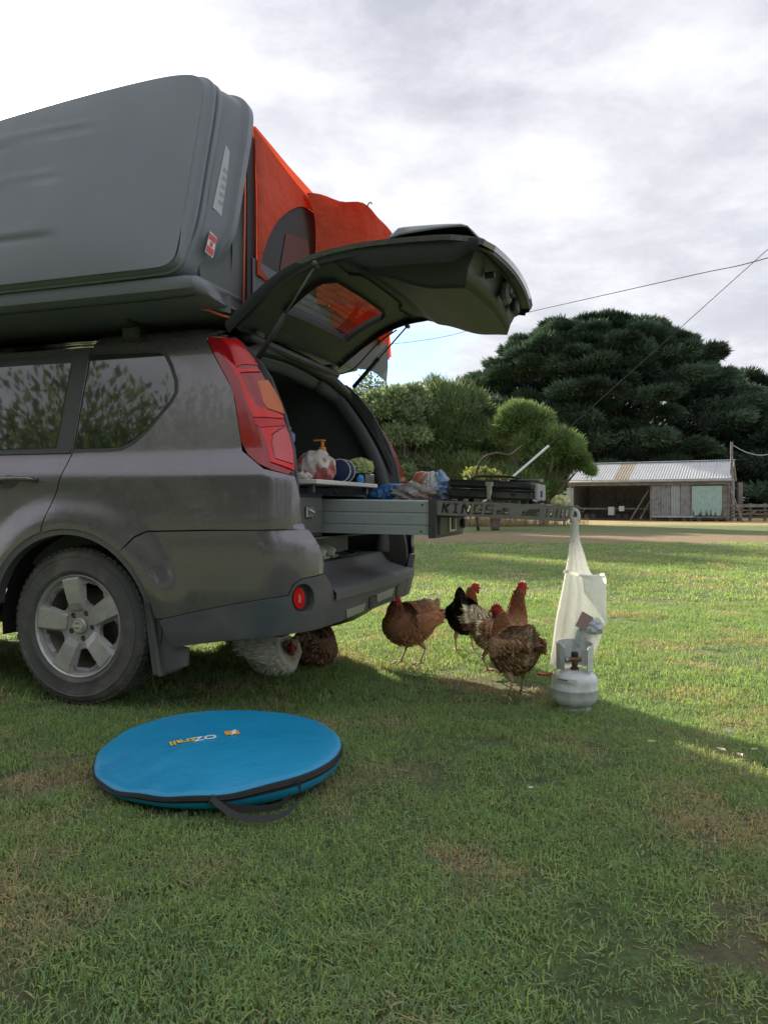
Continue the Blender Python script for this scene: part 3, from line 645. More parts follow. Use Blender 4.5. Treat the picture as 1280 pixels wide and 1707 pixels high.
def wrap(a, z, S, Rr, ts, bow):
    S1 = S - Rr; d = a - S1; ph = np.clip(d / Rr, 0, math.pi / 2); ex = np.maximum(d - Rr * math.pi / 2, 0)
    s = np.where(d < 0, a, S1 + Rr * np.sin(ph)); t = ts + Rr * (1 - np.cos(ph)) + ex
    return s + bow * (1 - ((t - TW / 2) / (TW / 2)) ** 2) * sm(d / (Rr * math.pi / 2 + .15)), t
def flare(a, z):
    f = 0
    for c in (0, -2.63): f = f + .034 * sm((.60 - np.hypot(a - c, z - .34)) / .15) * (z < 1.0)
    return f
def F(a, z):
    a = np.asarray(a, float); z = np.asarray(z, float); ts = np.interp(z, TSZ, TSV); S = np.interp(z, SRZ, SRV); Rr = np.interp(z, RRZ, RRV)
    ts = ts - flare(a, z) + .30 * np.clip((-2.75 - a) / .8, 0, 1) ** 2
    s, t = wrap(a, z, S, Rr, ts, .03); return np.stack([s, t, z], -1)
BSZ, BSV = table([(.25, .97), (.30, 1.02), (.36, 1.055), (.45, 1.075), (.60, 1.085), (.72, 1.08), (.78, 1.055)], .015)
BTZ, BTV = table([(.25, .06), (.34, .03), (.5, .006), (.65, -.004), (.78, -.004)], .02)
def FB(a, z):
    a = np.asarray(a, float); z = np.asarray(z, float); s, t = wrap(a, z, np.interp(z, BSZ, BSV), .20, np.interp(z, BTZ, BTV) - flare(a, z), .05); return np.stack([s, t, z], -1)

m_paint = M('bronze_grey_paint', (.160, .145, .172), .22, .52, coat=1., dirt=(2.6, (.20, .185, .175), .35), coatrough=.03)
m_blk = M('black_trim', (.046, .051, .056), .5, bump=(160, .12, .002), dirt=(3, (.10, .09, .08), .4))
m_clad = M('grey_cladding', (.085, .092, .10), .6, dirt=(3.2, (.17, .15, .13), .55), bump=(220, .15, .002))
m_hat = M('tailgate_lining', (.034, .040, .050), .5, bump=(160, .12, .002))
m_glass = M('tinted_glass', (.012, .014, .016), .04, spec=.9, coat=1., coatrough=.01)
m_rub = M('rubber_seal', (.02, .02, .022), .6)
m_in = M('charcoal_lining', (.075, .085, .098), .85, bump=(90, .2, .003))
m_inl = M('grey_plastic', (.10, .105, .11), .6)
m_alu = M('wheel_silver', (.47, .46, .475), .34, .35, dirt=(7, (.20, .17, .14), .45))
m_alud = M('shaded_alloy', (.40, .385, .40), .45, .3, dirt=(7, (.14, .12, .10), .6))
m_tyre = M('dusty_tyre', (.085, .085, .088), .85, dirt=(6, (.20, .18, .16), .7), bump=(50, .3, .004))
m_tread = M('tyre_tread', (.075, .075, .076), .9, dirt=(6, (.13, .12, .10), .5))
m_chr = M('chrome', (.5, .5, .5), .32, .9)
m_disc = M('brake_iron', (.12, .10, .09), .5, .7)
car = thing('parked_suv', 'dusty bronze-grey four wheel drive wagon with its tailgate raised and a roof tent on top', 'car', C1(-.8, TW / 2, 0), -TH)
K = dict(T=TC)
arch = lambda c, a0, a1, r=.43, n=14: [(c + r * math.cos(R(a0 + (a1 - a0) * i / n)), .34 + r * math.sin(R(a0 + (a1 - a0) * i / n))) for i in range(n + 1)]
lamp_in = [(.555, 1.596), (.69, 1.578), (.809, 1.457), (.928, 1.271), (1.009, 1.12), (1.047, .984)]
lamp_out = [(.913, 1.018), (.803, 1.094), (.766, 1.221), (.725, 1.35), (.637, 1.473)]
lamp = smooth_poly([(.555, 1.60)] + lamp_in + lamp_out, 1)
quarter = [(-.028, 1.645), (-.028, 1.11), (-.07, .935), (-.122, .772)] + arch(0, 106, 51.5)[0:] + [(.30, .705), (.335, .742), (.385, .764), (.68, .772), (1.09, .778)] + [(1.075, .90), (1.047, .984)] + [(.913, 1.014), (.80, 1.09), (.761, 1.221), (.72, 1.35), (.632, 1.473), (.545, 1.602), (.60, 1.645)]
sides = [('near', None), ('far', TW)]
for sd, mir in sides:
    k2 = dict(T=TC, mirror=mir)
    q = panel('quarter_panel', quarter, F, m_paint, car, step=.022, thick=.012, **k2)
    panel('arch_lip', arch(0, 168, 18, .445, 26) + arch(0, 18, 168, .405, 26), FB, m_clad, car, step=.02, off=-.004, thick=.05, **k2)
    # rear door
    rd = [(-.034, 1.59), (-.034, 1.11), (-.076, .935), (-.128, .772)] + arch(0, 107.5, 152, .434) + [(-.42, .40), (-1.06, .40), (-1.06, 1.59)]
    d1 = panel('rear_door', rd, F, m_paint, car, step=.025, thick=.02, **k2)
    fd = [(-1.066, 1.59), (-1.066, .40), (-2.10, .40), (-2.16, .75), (-2.12, 1.10), (-1.62, 1.48), (-1.45, 1.59)]
    d2 = panel('front_door', fd, F, m_paint, car, step=.04, thick=.02, **k2)
    fe = [(-2.126, 1.09), (-2.166, .75), (-2.15, .42)] + arch(-2.63, 10, 170) + [(-3.10, .42), (-3.5, .45), (-3.5, .85), (-2.9, 1.0)]
    panel('front_wing', fe, F, m_paint, car, step=.03, thick=.012, **k2)
    panel('sill', [(-.43, .27), (-.43, .395), (-2.16, .395), (-2.16, .27)], F, m_clad, car, step=.04, off=.008, thick=.05, **k2)
    # glass, frames
    win = [(-.020, 1.118), (.15, 1.118), (.215, 1.122), (.27, 1.145), (.335, 1.20), (.425, 1.31), (.444, 1.35), (.436, 1.40), (.40, 1.47), (.368, 1.515), (.34, 1.535), (-.020, 1.548)]
    cx_, cz_ = .2, 1.33
    big = [(cx_ + (x - cx_) * 1.055 - .004 * (x < 0), cz_ + (z - cz_) * 1.08) for x, z in win]; big = [(max(x, -.026), z) for x, z in big]
    wf = panel('window_frame', big, F, m_blk, car, step=.025, off=.002, thick=.006, **k2)
    panel('window_glass', win, F, m_glass, wf, step=.03, off=.005, thick=.005, **k2)
    w2 = [(-.125, 1.125), (-.125, 1.515), (-.98, 1.53), (-.98, 1.12)]
    wf = panel('window_frame', [(-.040, 1.10), (-.040, 1.555), (-1.055, 1.57), (-1.055, 1.10)], F, m_blk, d1, step=.03, off=.002, thick=.006, **k2)
    panel('window_glass', w2, F, m_glass, d1, step=.03, off=.005, thick=.005, **k2)
    panel('window_glass', [(-1.13, 1.125), (-1.13, 1.52), (-1.50, 1.52), (-1.66, 1.40), (-1.98, 1.13)], F, m_glass, d2, step=.03, off=.004, thick=.005, **k2)
    for dd, s0 in ((d1, -.19), (d2, -1.20)):
        mb = MB(lambda V: TC(np.stack([V[:, 0], TW - V[:, 1], V[:, 2]], -1) if mir else V)); mb.tube(cr([(s0 - .20, -.002, .982), (s0 - .19, -.034, .984), (s0 - .10, -.042, .987), (s0 - .01, -.034, .985), (s0, -.002, .983)], 5), .015, 8, flat=.8)
        mb.out('door_handle', m_paint, dd, smooth=True)
        panel('handle_recess', [(s0 - .15 + .055 * math.cos(a), .975 + .03 * math.sin(a)) for a in np.linspace(0, 6.0, 14)], F, m_blk, dd, step=.02, off=.0015, thick=.003, **k2)
    # belt moulding
    panel('belt_moulding', [(-.045, 1.098), (-.045, 1.112), (-2.05, 1.112), (-2.05, 1.098)], F, m_blk, car, step=.03, off=.006, thick=.006, **k2)
    # tail lamp
    tl = panel('tail_light', lamp, F, M('lamp_dark_red', (.36, .008, .016), .10, coat=.7, spec=.5, transl=.15), car, step=.02, off=.004, thick=.03, **k2)
    m_lr = M('lamp_red', (.90, .012, .016), .12, coat=.5, transl=.25); m_lo = M('lamp_orange', (.80, .17, .02), .15, coat=1., transl=.35, bump=(60, .6, .003)); m_lc = M('lamp_clear', (.72, .10, .12), .12, coat=.5, bump=(120, .7, .003), transl=.2)
    m_lm = M('lamp_mid_red', (.70, .010, .016), .12, coat=.5, bump=(110, .5, .003), transl=.25)
    for nm, pts, mm, of in (('lamp_segment', [(.618, 1.585), (.698, 1.578), (.765, 1.509), (.811, 1.457), (.746, 1.459), (.725, 1.446), (.673, 1.538)], m_lm, .007),
        ('lamp_segment', [(.644, 1.521), (.725, 1.442), (.744, 1.437), (.796, 1.438), (.825, 1.426), (.745, 1.422), (.791, 1.341), (.838, 1.275), (.883, 1.256), (.955, 1.232), (.949, 1.223), (.833, 1.228), (.8, 1.284), (.752, 1.383), (.699, 1.451)], m_lr, .009),
        ('indicator_lens', [(.822, 1.383), (.863, 1.389), (.898, 1.344), (.935, 1.287), (.954, 1.242), (.884, 1.264), (.863, 1.290)], m_lo, .008),
        ('lamp_segment', [(.836, 1.222), (.954, 1.218), (.966, 1.194), (.871, 1.184), (.842, 1.196)], m_lm, .007),
        ('reversing_lens', [(.925, 1.154), (.966, 1.184), (.987, 1.151), (1.010, 1.088), (1.025, 1.034), (.949, 1.055), (.927, 1.117)], m_lc, .008),
        ('lamp_segment', [(.872, 1.180), (.95, 1.183), (.919, 1.154), (.923, 1.109), (.944, 1.051), (1.029, 1.026), (1.037, 1.006), (.935, 1.040), (.904, 1.117)], m_lr, .0105)):
        if mir and nm == 'indicator_lens': continue
        panel(nm, pts, F, mm, tl, step=.015, off=of if mir is None else min(of, .0055) + .002 * (mm is m_lr), thick=.004, **k2)
    # bumper corner, painted
    bump = arch(0, 51, 8.5, .432, 8) + [(.463, .403), (.613, .438), (.784, .475), (.915, .499), (1.01, .513), (1.031, .553), (1.064, .576), (1.183, .592), (1.190, .632), (1.160, .705), (1.118, .758), (1.10, .771), (.68, .766), (.385, .758), (.34, .736), (.305, .70)]
    panel('bumper_corner', bump, FB, m_paint, car, step=.02, thick=.015, **k2)
    # bumper top shelf between body and bumper corner
    P = []
    for a in np.linspace(.40, 1.09, 22):
        p = FB(a, .772); i_ = F(a, .80); P.append([p, (p + i_) / 2 + np.array([0, 0, .006]), i_ + np.array([0, .012, 0])])
    P = np.array(P); P[..., 1] = (TW - P[..., 1]) if mir else P[..., 1]; mb = MB(TC); mb.grid(P, flip=not mir); mb.out('bumper_shelf', m_paint, car, smooth=True)
    clad = [(.452, .395), (.463, .400), (.613, .435), (.784, .472), (.915, .496), (1.013, .510), (1.034, .55), (1.067, .573), (1.187, .586), (1.225, .55), (1.266, .49), (1.35, .487), (1.35, .366), (1.17, .362), (1.004, .355), (.768, .325), (.498, .283), (.476, .32)]
    a_f, z_f = 1.072, .495
    fh = [(a_f + .049 * math.cos(R(i * 20)), z_f + .062 * math.sin(R(i * 20))) for i in range(18)]
    panel('bumper_cladding', clad, FB, m_clad, car, holes=[fh], step=.018, off=.006, thick=.03, **k2)
    fg = panel('fog_light', [(a_f + .056 * math.cos(R(i * 20)), z_f + .068 * math.sin(R(i * 20))) for i in range(18)], FB, m_blk, car, step=.015, off=-.022, thick=.02, **k2)
    panel('fog_lens', [(a_f - .012 + .026 * math.cos(R(i * 20)), z_f + .044 * math.sin(R(i * 20))) for i in range(18)], FB, m_lr, fg, step=.01, off=-.010, thick=.006, **k2)
    panel('fog_highlight', [(a_f - .014, z_f + .020), (a_f - .004, z_f + .005), (a_f - .006, z_f - .018), (a_f - .018, z_f - .018)], FB, M('lamp_pink', (.75, .20, .20), .2, coat=1.), fg, step=.02, off=-.008, thick=.002, **k2)
    # mud flap
    mb = MB(TC); y0 = .03 if not mir else TW - .19
    mb.box((.375, y0, .145), (.395, y0 + .17, .56), .006, rot=rotm('Y', -9)); mb.out('mud_flap', m_clad, car)
    mb = MB(TC); y1 = .015 if not mir else TW - .175; mb.prism([(.32, .52), (.36, .54), (.44, .41), (.50, .28), (.545, .275), (.540, .20), (.375, .150), (.352, .30)], lambda a, b, d: (a, d, b), y1 + .035, y1 + .05)
    mb.out('mud_flap', m_clad, car)
# middle of the bumper and step
mid = [(1.27, .487), (1.355, .487), (2.60, .487), (2.60, .365), (1.34, .365)]
AM = 1.355; LCEN = None
def tb(a, z): return FB(a, z)
cent = lambda z: None
amax = 2.55
panel('bumper_middle', [(1.353, .484), (1.5, .494), (1.8, .50), (2.1, .50), (2.35, .494), (2.30, .366), (1.9, .372), (1.353, .366)], FB, m_clad, car, step=.025, off=.004, thick=.03, **K)
for i, (a0, a1, z0, z1, mm) in enumerate([(1.385, 1.60, .375, .415, m_alu), (1.66, 1.73, .38, .44, m_blk), (1.76, 2.03, .400, .445, m_alu), (2.10, 2.18, .39, .45, m_blk)]):
    panel('bumper_insert', [(a0, z0), (a1 - .02, z0 + .004), (a1, z1), (a0 - .01, z1 - .003)], FB, M('satin_silver', (.36, .36, .35), .4, .3) if mm is m_alu else mm, car, step=.03, off=.010, thick=.006, **K)
# step top surface
P = []
for i, t in enumerate(np.linspace(.27, TW - .27, 30)):
    ex = t - .20; s_o = 1.085 + .05 * (1 - ((t - TW / 2) / (TW / 2)) ** 2) + .006; e = .495 + .012 * math.cos((t - .87) / .6)
    P.append([(s_o + .004, t, .470), (s_o + .003, t, e), (s_o - .012, t, e + .014), (s_o - .055, t, e + .019), (s_o - .075, t, e + .026), (s_o - .14, t, .545), (.955, t, .562), (.93, t, .595), (.90, t, .60)])
mb = MB(TC); mb.grid(np.array(P)); mb.out('bumper_step', m_clad, car, smooth=True, auto=40)
for t0, t1 in ((.20, .235), (TW - .235, TW - .20)):   # inner cheeks of the bumper corners
    mb = MB(TC); mb.prism([(.93, .48), (1.055, .49), (1.068, .56), (1.062, .64), (1.045, .715), (1.015, .765), (.93, .775)], lambda a, b, d: (a, d, b), t0, t1); mb.out('bumper_cheek', m_blk, car)
# underbody
mb = MB(TC); mb.box((-3.3, .22, .30), (.85, TW - .22, .44), .03); mb.box((.1, .45, .26), (.80, 1.3, .34), .04); mb.out('underbody', m_in, car)
mb = MB(TC); mb.lathe([(.0, -.25), (.075, -.25), (.085, 0), (.075, .25), (0, .25)], c=(.80, 1.25, .31), axis='y', n=16); mb.out('muffler', m_disc, car, smooth=True)
# inner wheel arches
for c in (0, -2.63):
    for t0 in (.045, TW - .35):
        mb = MB(TC); P = [[(c + .42 * math.cos(R(a)), t, .34 + .42 * math.sin(R(a))) for a in np.linspace(-8, 188, 24)] for t in (t0, t0 + .30)]; mb.grid(np.array(P), flip=True)
        tt = t0 + (.30 if t0 < 1 else 0.); cc = [(c, tt, .34)] + [(c + .42 * math.cos(R(a)), tt, .34 + .42 * math.sin(R(a))) for a in np.linspace(-8, 188, 24)]; mb.add(cc, [(0, i, i + 1) for i in range(1, 24)])
        mb.out('wheel_well', m_rub, car, smooth=True, auto=40)
# wheels
def wheel(c, near):
    t0 = .030 if near else TW - .030; dr = 1 if near else -1
    w = None
    Rt = .347; prof = [(.222, .012), (.228, .002), (.240, -.004), (.243, -.0065), (.247, -.0065), (.250, -.004), (.285, -.007), (.300, -.006), (.302, -.0085), (.306, -.0085), (.308, -.003), (.318, 0.), (.332, .012), (.3385, .026)]
    T2 = lambda V: TC(np.stack([c + V[:, 0], t0 + dr * V[:, 1], .342 + V[:, 2]], -1))
    fl = (lambda q: q)
    mb = MB(T2)
    mb.lathe(prof + [(.3385, .19), (.332, .205), (.318, .217), (.245, .22), (.222, .205)], axis='y', n=72); ty = mb.out('wheel', m_tyre, car, smooth=True, auto=50)
    # tread blocks
    mb = MB(T2); n = 64
    for i in range(n):
        for (y0, y1, of) in ((.016, .060, 0), (.066, .104, .5), (.110, .150, 0), (.156, .200, .5)):
            a = 2 * math.pi * (i + of) / n; da = math.pi / n * .74; sk = .02
            v = []
            for (aa, yy) in ((a - da, y0), (a + da, y0), (a + da + sk, y1), (a - da + sk, y1)):
                for rr in (.334, .3475 - (.004 if yy < .02 or yy > .195 else 0)): v.append((rr * math.cos(aa), yy, rr * math.sin(aa)))
            mb.add(v, [(1, 3, 5, 7), (0, 1, 7, 6), (2, 4, 5, 3), (0, 2, 3, 1), (4, 6, 7, 5)])
    mb.out('tread', m_tread, ty, kind='stuff')
    # rim
    mb = MB(T2); mb.lathe([(.2255, .010), (.226, .004), (.2225, .000), (.217, .004), (.214, .016), (.206, .045), (.200, .12), (.205, .20)], axis='y', n=64); rim = mb.out('rim', m_alu, ty, smooth=True, auto=60)
    mb = MB(T2); mb.lathe([(0, .115), (.155, .115), (.157, .11), (.15, .105), (.0, .105)], axis='y', n=40); mb.out('brake_disc', m_disc, ty, smooth=True, auto=40)
    for i in range(8):
        pass
    # web: dish with five openings
    def web(r_, th):
        return np.stack([r_ * np.cos(th), .030 - .012 * np.clip((r_ - .06) / .15, 0, 1) + .012 * np.clip((r_ - .19) / .02, 0, 1), r_ * np.sin(th)], -1)
    a00 = R(100)
    hol = []
    for i in range(5):
        m_ = a00 + R(36 + 72 * i); hw = R(23)
        hol.append([(.196, m_ - hw * .55), (.180, m_ - hw * .85), (.150, m_ - hw * .9), (.118, m_ - hw * .75), (.102, m_ - hw * .2), (.102, m_ + hw * .2), (.118, m_ + hw * .75), (.150, m_ + hw * .9), (.180, m_ + hw * .85), (.196, m_ + hw * .55), (.201, m_)])
    def Fw(x, y): r_ = np.hypot(x, y); th = np.arctan2(y, x); return web(r_, th)
    P2 = lambda L_: [(q[0] * math.cos(q[1]), q[0] * math.sin(q[1])) for q in L_]
    circ = [(.216 * math.cos(R(i * 7.5)), .216 * math.sin(R(i * 7.5))) for i in range(48)]
    lug = [[(.058 * math.cos(a00 + R(36 + 72 * i)) + .0135 * math.cos(R(j * 45)), .058 * math.sin(a00 + R(36 + 72 * i)) + .0135 * math.sin(R(j * 45))) for j in range(8)] for i in range(5)]
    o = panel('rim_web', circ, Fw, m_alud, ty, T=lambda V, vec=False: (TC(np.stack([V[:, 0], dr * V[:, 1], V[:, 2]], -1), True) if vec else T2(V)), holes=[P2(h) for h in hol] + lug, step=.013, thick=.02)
    if True: pass
    for i in range(5):
        th = a00 + 72 * i * math.pi / 180; u = np.array([math.cos(th), 0, math.sin(th)]); v = np.array([-math.sin(th), 0, math.cos(th)]); y = np.array([0, 1, 0])
        def q(r_, w_, h_): return tuple(u * r_ + v * w_ + y * h_)
        secs = [(.070, .030, .0405, .020, .016), (.10, .034, .046, .010, .018), (.155, .038, .054, .005, .016), (.205, .042, .058, .003, .010), (.2165, .042, .056, .008, .012)]
        V = []; Fc = []
        for (r_, wt, wb, ht, hb) in secs: V += [q(r_, -wb, .034 - 0 * hb), q(r_, -wt, ht), q(r_, wt, ht), q(r_, wb, .034)]
        for k in range(4):
            for j in range(3): b = k * 4 + j; Fc.append((b, b + 1, b + 5, b + 4))
        Fc += [(0, 1, 2, 3)[::-1], (16, 17, 18, 19)]
        mb = MB(T2); mb.add(V, Fc); mb.out('spoke', m_alu, ty)
    mb = MB(T2); mb.lathe([(.0, .012), (.030, .012), (.034, .016), (.036, .024)], axis='y', n=24); cap = mb.out('centre_cap', m_alu, ty, smooth=True, auto=40)
    mb = MB(T2); mb.lathe([(.018, .010), (.018, .0075), (.0235, .0075), (.0235, .010)], axis='y', n=24); mb.box((-.026, .0070, -.0055), (.026, .010, .0055)); mb.out('emblem', M('emblem_chrome', (.62, .62, .64), .25, .6), ty)
    for i in range(5):
        th = a00 + R(36 + 72 * i); mb = MB(T2); mb.lathe([(0, .034), (.008, .034), (.009, .05)], c=(.058 * math.cos(th), 0, .058 * math.sin(th)), axis='y', n=6); mb.out('wheel_nut', m_disc, ty)
for c in (0, -2.63):
    for nr in (True, False): wheel(c, nr)
# roof, bonnet, windscreen, front
def loft(name, mat, secs, n=15, parent=car, th=.015):
    """secs: (s, t_edge, z_edge, crown)"""
    P = []
    for (s, te, ze, cw) in secs:
        P.append([(s, te + (TW - 2 * te) * (1 - math.cos(math.pi * j / n)) / 2, ze + cw * (1 - abs(2 * ((1 - math.cos(math.pi * j / n)) / 2) - 1) ** 2.6)) for j in range(n + 1)])
    mb = MB(TC); mb.grid(np.array(P), flip=False); P2 = np.array(P); P2[..., 2] -= th; mb.grid(P2, flip=True); return mb.out(name, mat, parent, smooth=True)
loft('roof', m_paint, [(-1.47, .20, 1.585, .07), (-1.2, .215, 1.635, .06), (-.6, .22, 1.642, .065), (.1, .22, 1.642, .06), (.45, .22, 1.638, .055), (.60, .235, 1.632, .05), (.66, .25, 1.618, .045)])
loft('windscreen', m_glass, [(-2.38, .11, 1.06, .05), (-1.95, .16, 1.30, .06), (-1.48, .21, 1.59, .065)])
loft('bonnet', m_paint, [(-3.55, .42, .80, .03), (-3.42, .30, .92, .05), (-3.0, .12, 1.0, .07), (-2.4, .08, 1.07, .06)])
mb = MB(TC); mb.box((-3.62, .30, .35), (-3.42, TW - .30, .78), .06); mb.out('front_bumper', m_paint, car)
for s, mir in sides:
    pil = MB(lambda V, mir=mir: TC(np.stack([V[:, 0], TW - V[:, 1], V[:, 2]], -1) if mir else V)); pil.tube([(-2.35, .10, 1.06), (-1.9, .15, 1.33), (-1.46, .20, 1.60)], .035, 8); pil.out('windscreen_pillar', m_blk, car, smooth=True)
# interior
def Lw(V): return TC(V)
liner = [(-.7, .60), (.93, .60), (1.00, .80), (1.005, .95), (.985, 1.10), (.935, 1.24), (.85, 1.41), (.765, 1.52), (.66, 1.60), (-.7, 1.60)]
for t0 in (.13, TW - .15):
    mb = MB(TC); mb.prism(liner, lambda a, b, d: (a, d + max(0, b - 1.05) * (.20 if t0 < 1 else -.20), b), t0, t0 + .02); mb.out('cargo_side_lining', m_in, car)
mb = MB(TC); mb.box((-.7, .15, .585), (.93, TW - .15, .605)); mb.out('cargo_floor', m_in, car)
mb = MB(TC); mb.box((-.72, .15, .60), (-.60, TW - .15, 1.30), .05); mb.out('rear_seat', m_in, car)
mb = MB(TC); mb.box((-.7, .28, 1.585), (.62, TW - .28, 1.60)); mb.out('headlining', m_inl, car)
# aperture frame swept round the opening (channel, seal, painted return)
def apert(off_s, off_t, rad, name, mat, flat=None, n=6):
    pts = []
    zs = [.60, .70, .80, .90, .985, 1.12, 1.27, 1.40, 1.50]
    def edge(z): a = np.interp(z, [.6, .78, .984, 1.12, 1.271, 1.457, 1.578], [1.10, 1.09, 1.047, 1.009, .928, .809, .69]); return F(a, z)
    for z in zs: p = edge(z); pts.append((p[0] + off_s, p[1] + off_t, z))
    top = [(.735 + off_s, .36 + off_t * .8, 1.575 - abs(off_t) * .3), (.70 + off_s, .50, 1.615 - abs(off_t) * .45), (.70 + off_s, .87, 1.635 - abs(off_t) * .45)]
    half = pts + top; full = half + [(p[0], TW - p[1], p[2]) for p in half[::-1][1:]]
    mb = MB(TC); mb.tube(cr(full, 5), rad, n); return mb.out(name, mat, car, smooth=True)
apert(-.045, .030, .030, 'aperture_channel', m_blk, n=8)
apert(-.055, .066, .011, 'door_seal', m_rub)
apert(-.075, .105, .007, 'door_seal', M('worn_seal', (.12, .125, .13), .5))
apert(-.11, .12, .040, 'aperture_lining', m_in, n=8)
# header behind the hinges
mb = MB(TC); mb.box((.56, .34, 1.60), (.70, TW - .34, 1.64), .012); mb.out('header_panel', m_blk, car)

# ------------------------------------------------------------------ tailgate, raised
HL = np.array([(.62, 1.63), (.72, 1.715), (.82, 1.795), (.93, 1.86), (1.06, 1.902), (1.25, 1.922), (1.42, 1.922), (1.60, 1.915), (1.72, 1.90), (1.80, 1.865)])
HC = np.concatenate([[0], np.cumsum(np.hypot(*np.diff(HL, axis=0).T))])
def FH(l, t):
    l = np.asarray(l, float); t = np.asarray(t, float); q = 0
    for o, w in ((-.05, .25), (0, .5), (.05, .25)): q = q + w * np.stack([np.interp(l + o, HC, HL[:, 0]), np.interp(l + o, HC, HL[:, 1])], -1)
    c = 1 - ((t - .87) / .75) ** 2
    return np.stack([q[..., 0] + .05 * c * sm((l - .9) / .4), t + 0 * l, q[..., 1] + .03 * c + .045 * (t - .2) / 1.3], -1)
H0, H1 = .17, 1.53
hgl = [(.17, .46), (.44, .43), (.495, .50), (.495, 1.25), (.44, 1.31), (.17, 1.28)]
hg = panel('tailgate', [(0.02, H0 + .06), (.30, H0 + .02), (.62, H0), (1.10, H0 - .01), (1.22, H0 + .03), (1.245, H0 + .12), (1.245, H1 - .12), (1.22, H1 - .03), (1.10, H1), (.62, H1), (.30, H1 - .02), (.02, H1 - .06)], FH, m_paint, car, T=TC,
    holes=[hgl], step=.035, thick=.02)
m_tg = bpy.data.materials.new('tailgate_glass'); m_tg.use_nodes = True; nt = m_tg.node_tree; nt.nodes.clear()
_o = nt.nodes.new('ShaderNodeOutputMaterial'); _t = nt.nodes.new('ShaderNodeBsdfTransparent'); _t.inputs[0].default_value = (.60, .64, .66, 1); _g = nt.nodes.new('ShaderNodeBsdfGlossy'); _g.inputs['Roughness'].default_value = .02
_m = nt.nodes.new('ShaderNodeMixShader'); _m.inputs[0].default_value = .07; L(_t.outputs[0], _m.inputs[1]); L(_g.outputs[0], _m.inputs[2]); L(_m.outputs[0], _o.inputs[0])
gl_ = panel('tailgate_glass', hgl, FH, m_tg, hg, T=TC, step=.05, off=-.006, thick=.004)
for i in range(9):   # heater lines
    l = .19 + i * .033; mb = MB(TC); mb.tube([tuple(FH(l, t) + np.array([0, 0, -.012])) for t in np.linspace(.47, 1.27, 16)], .0011, 4); mb.out('heater_line', m_rub, gl_)
# inner frame round the glass
panel('inner_frame', [(0.03, H0 + .075), (.30, H0 + .03), (.62, H0 + .01), (.80, H0 + .02), (.80, H1 - .02), (.62, H1 - .01), (.30, H1 - .03), (.03, H1 - .075)], FH, m_hat, hg, T=TC,
    holes=[[(.19, .475), (.425, .445), (.475, .51), (.475, 1.24), (.425, 1.295), (.19, 1.265)]], step=.03, off=-.024, thick=.022)
def hump(l, t):
    e = np.minimum(np.minimum((t - (H0 + .075)) / .05, ((H1 - .075) - t) / .05), np.minimum((l - .60) / .16, (1.165 - l) / .030)); c = sm(e)
    return -c * (.078 + .070 * sm((l - .72) / .30)) 
panel('inner_trim', [(.56, H0 + .30), (.585, H0 + .06), (.66, H0 + .045), (1.10, H0 + .045), (1.17, H0 + .06), (1.185, H0 + .10), (1.185, H1 - .10), (1.17, H1 - .06), (1.10, H1 - .045), (.66, H1 - .045), (.585, H1 - .06), (.56, H1 - .3), (.60, H1 - .36), (.60, H0 + .36)], FH, m_hat, hg, T=TC, step=.02, off=-.032, thick=.012, offn=hump)
panel('tailgate_lip', [(1.16, H0 + .05), (1.243, H0 + .13), (1.243, H1 - .13), (1.16, H1 - .05)], FH, m_inl, hg, T=TC, step=.04, off=-.022, thick=.012)
# latch parts on the end wall of the trim
def hp(l, t, d): p = FH(np.array(l), np.array(t)); q = np.array(p); q[2] -= d; return q
mb = MB(TC)
for (t, w, h0, h1) in ((.86, .055, .055, .13),):
    c = hp(1.165, t, .09); mb.box((c[0] - .02, t - w, c[2] - .045), (c[0] + .022, t + w, c[2] + .045), .012)
mb.out('tailgate_latch', m_inl, hg)
mb = MB(TC); c = hp(1.165, .86, .09); mb.box((c[0] + .020, .825, c[2] - .022), (c[0] + .030, .895, c[2] + .022), .004); mb.tube([(c[0] + .03, .835, c[2] - .015), (c[0] + .042, .86, c[2] - .02), (c[0] + .03, .885, c[2] - .015)], .006, 6); mb.out('latch_catch', m_rub, hg)
mb = MB(TC); c = hp(1.165, 1.16, .09); mb.box((c[0] - .015, 1.11, c[2] - .030), (c[0] + .022, 1.21, c[2] + .035), .010); mb.out('grab_handle', m_rub, hg)
mb = MB(TC); c = hp(1.165, .50, .09); mb.tube([(c[0] - .02, .5, c[2]), (c[0] + .020, .5, c[2])], .014, 10); mb.out('buffer', m_rub, hg)
# number-plate garnish standing proud on the outer skin
def gar(l, t): return sm(np.minimum(np.minimum((l - .83) / .05, (1.20 - l) / .08), np.minimum((t - H0 - .01) / .03, (H1 - .01 - t) / .03))) * .050
m_gar = M('grey_garnish', (.16, .175, .19), .45, .2, coat=.5)
panel('plate_garnish', [(.82, H0 + .02), (1.215, H0 + .035), (1.215, H1 - .035), (.82, H1 - .02)], FH, m_gar, hg, T=TC, step=.022, off=.004, thick=.006, offn=gar)
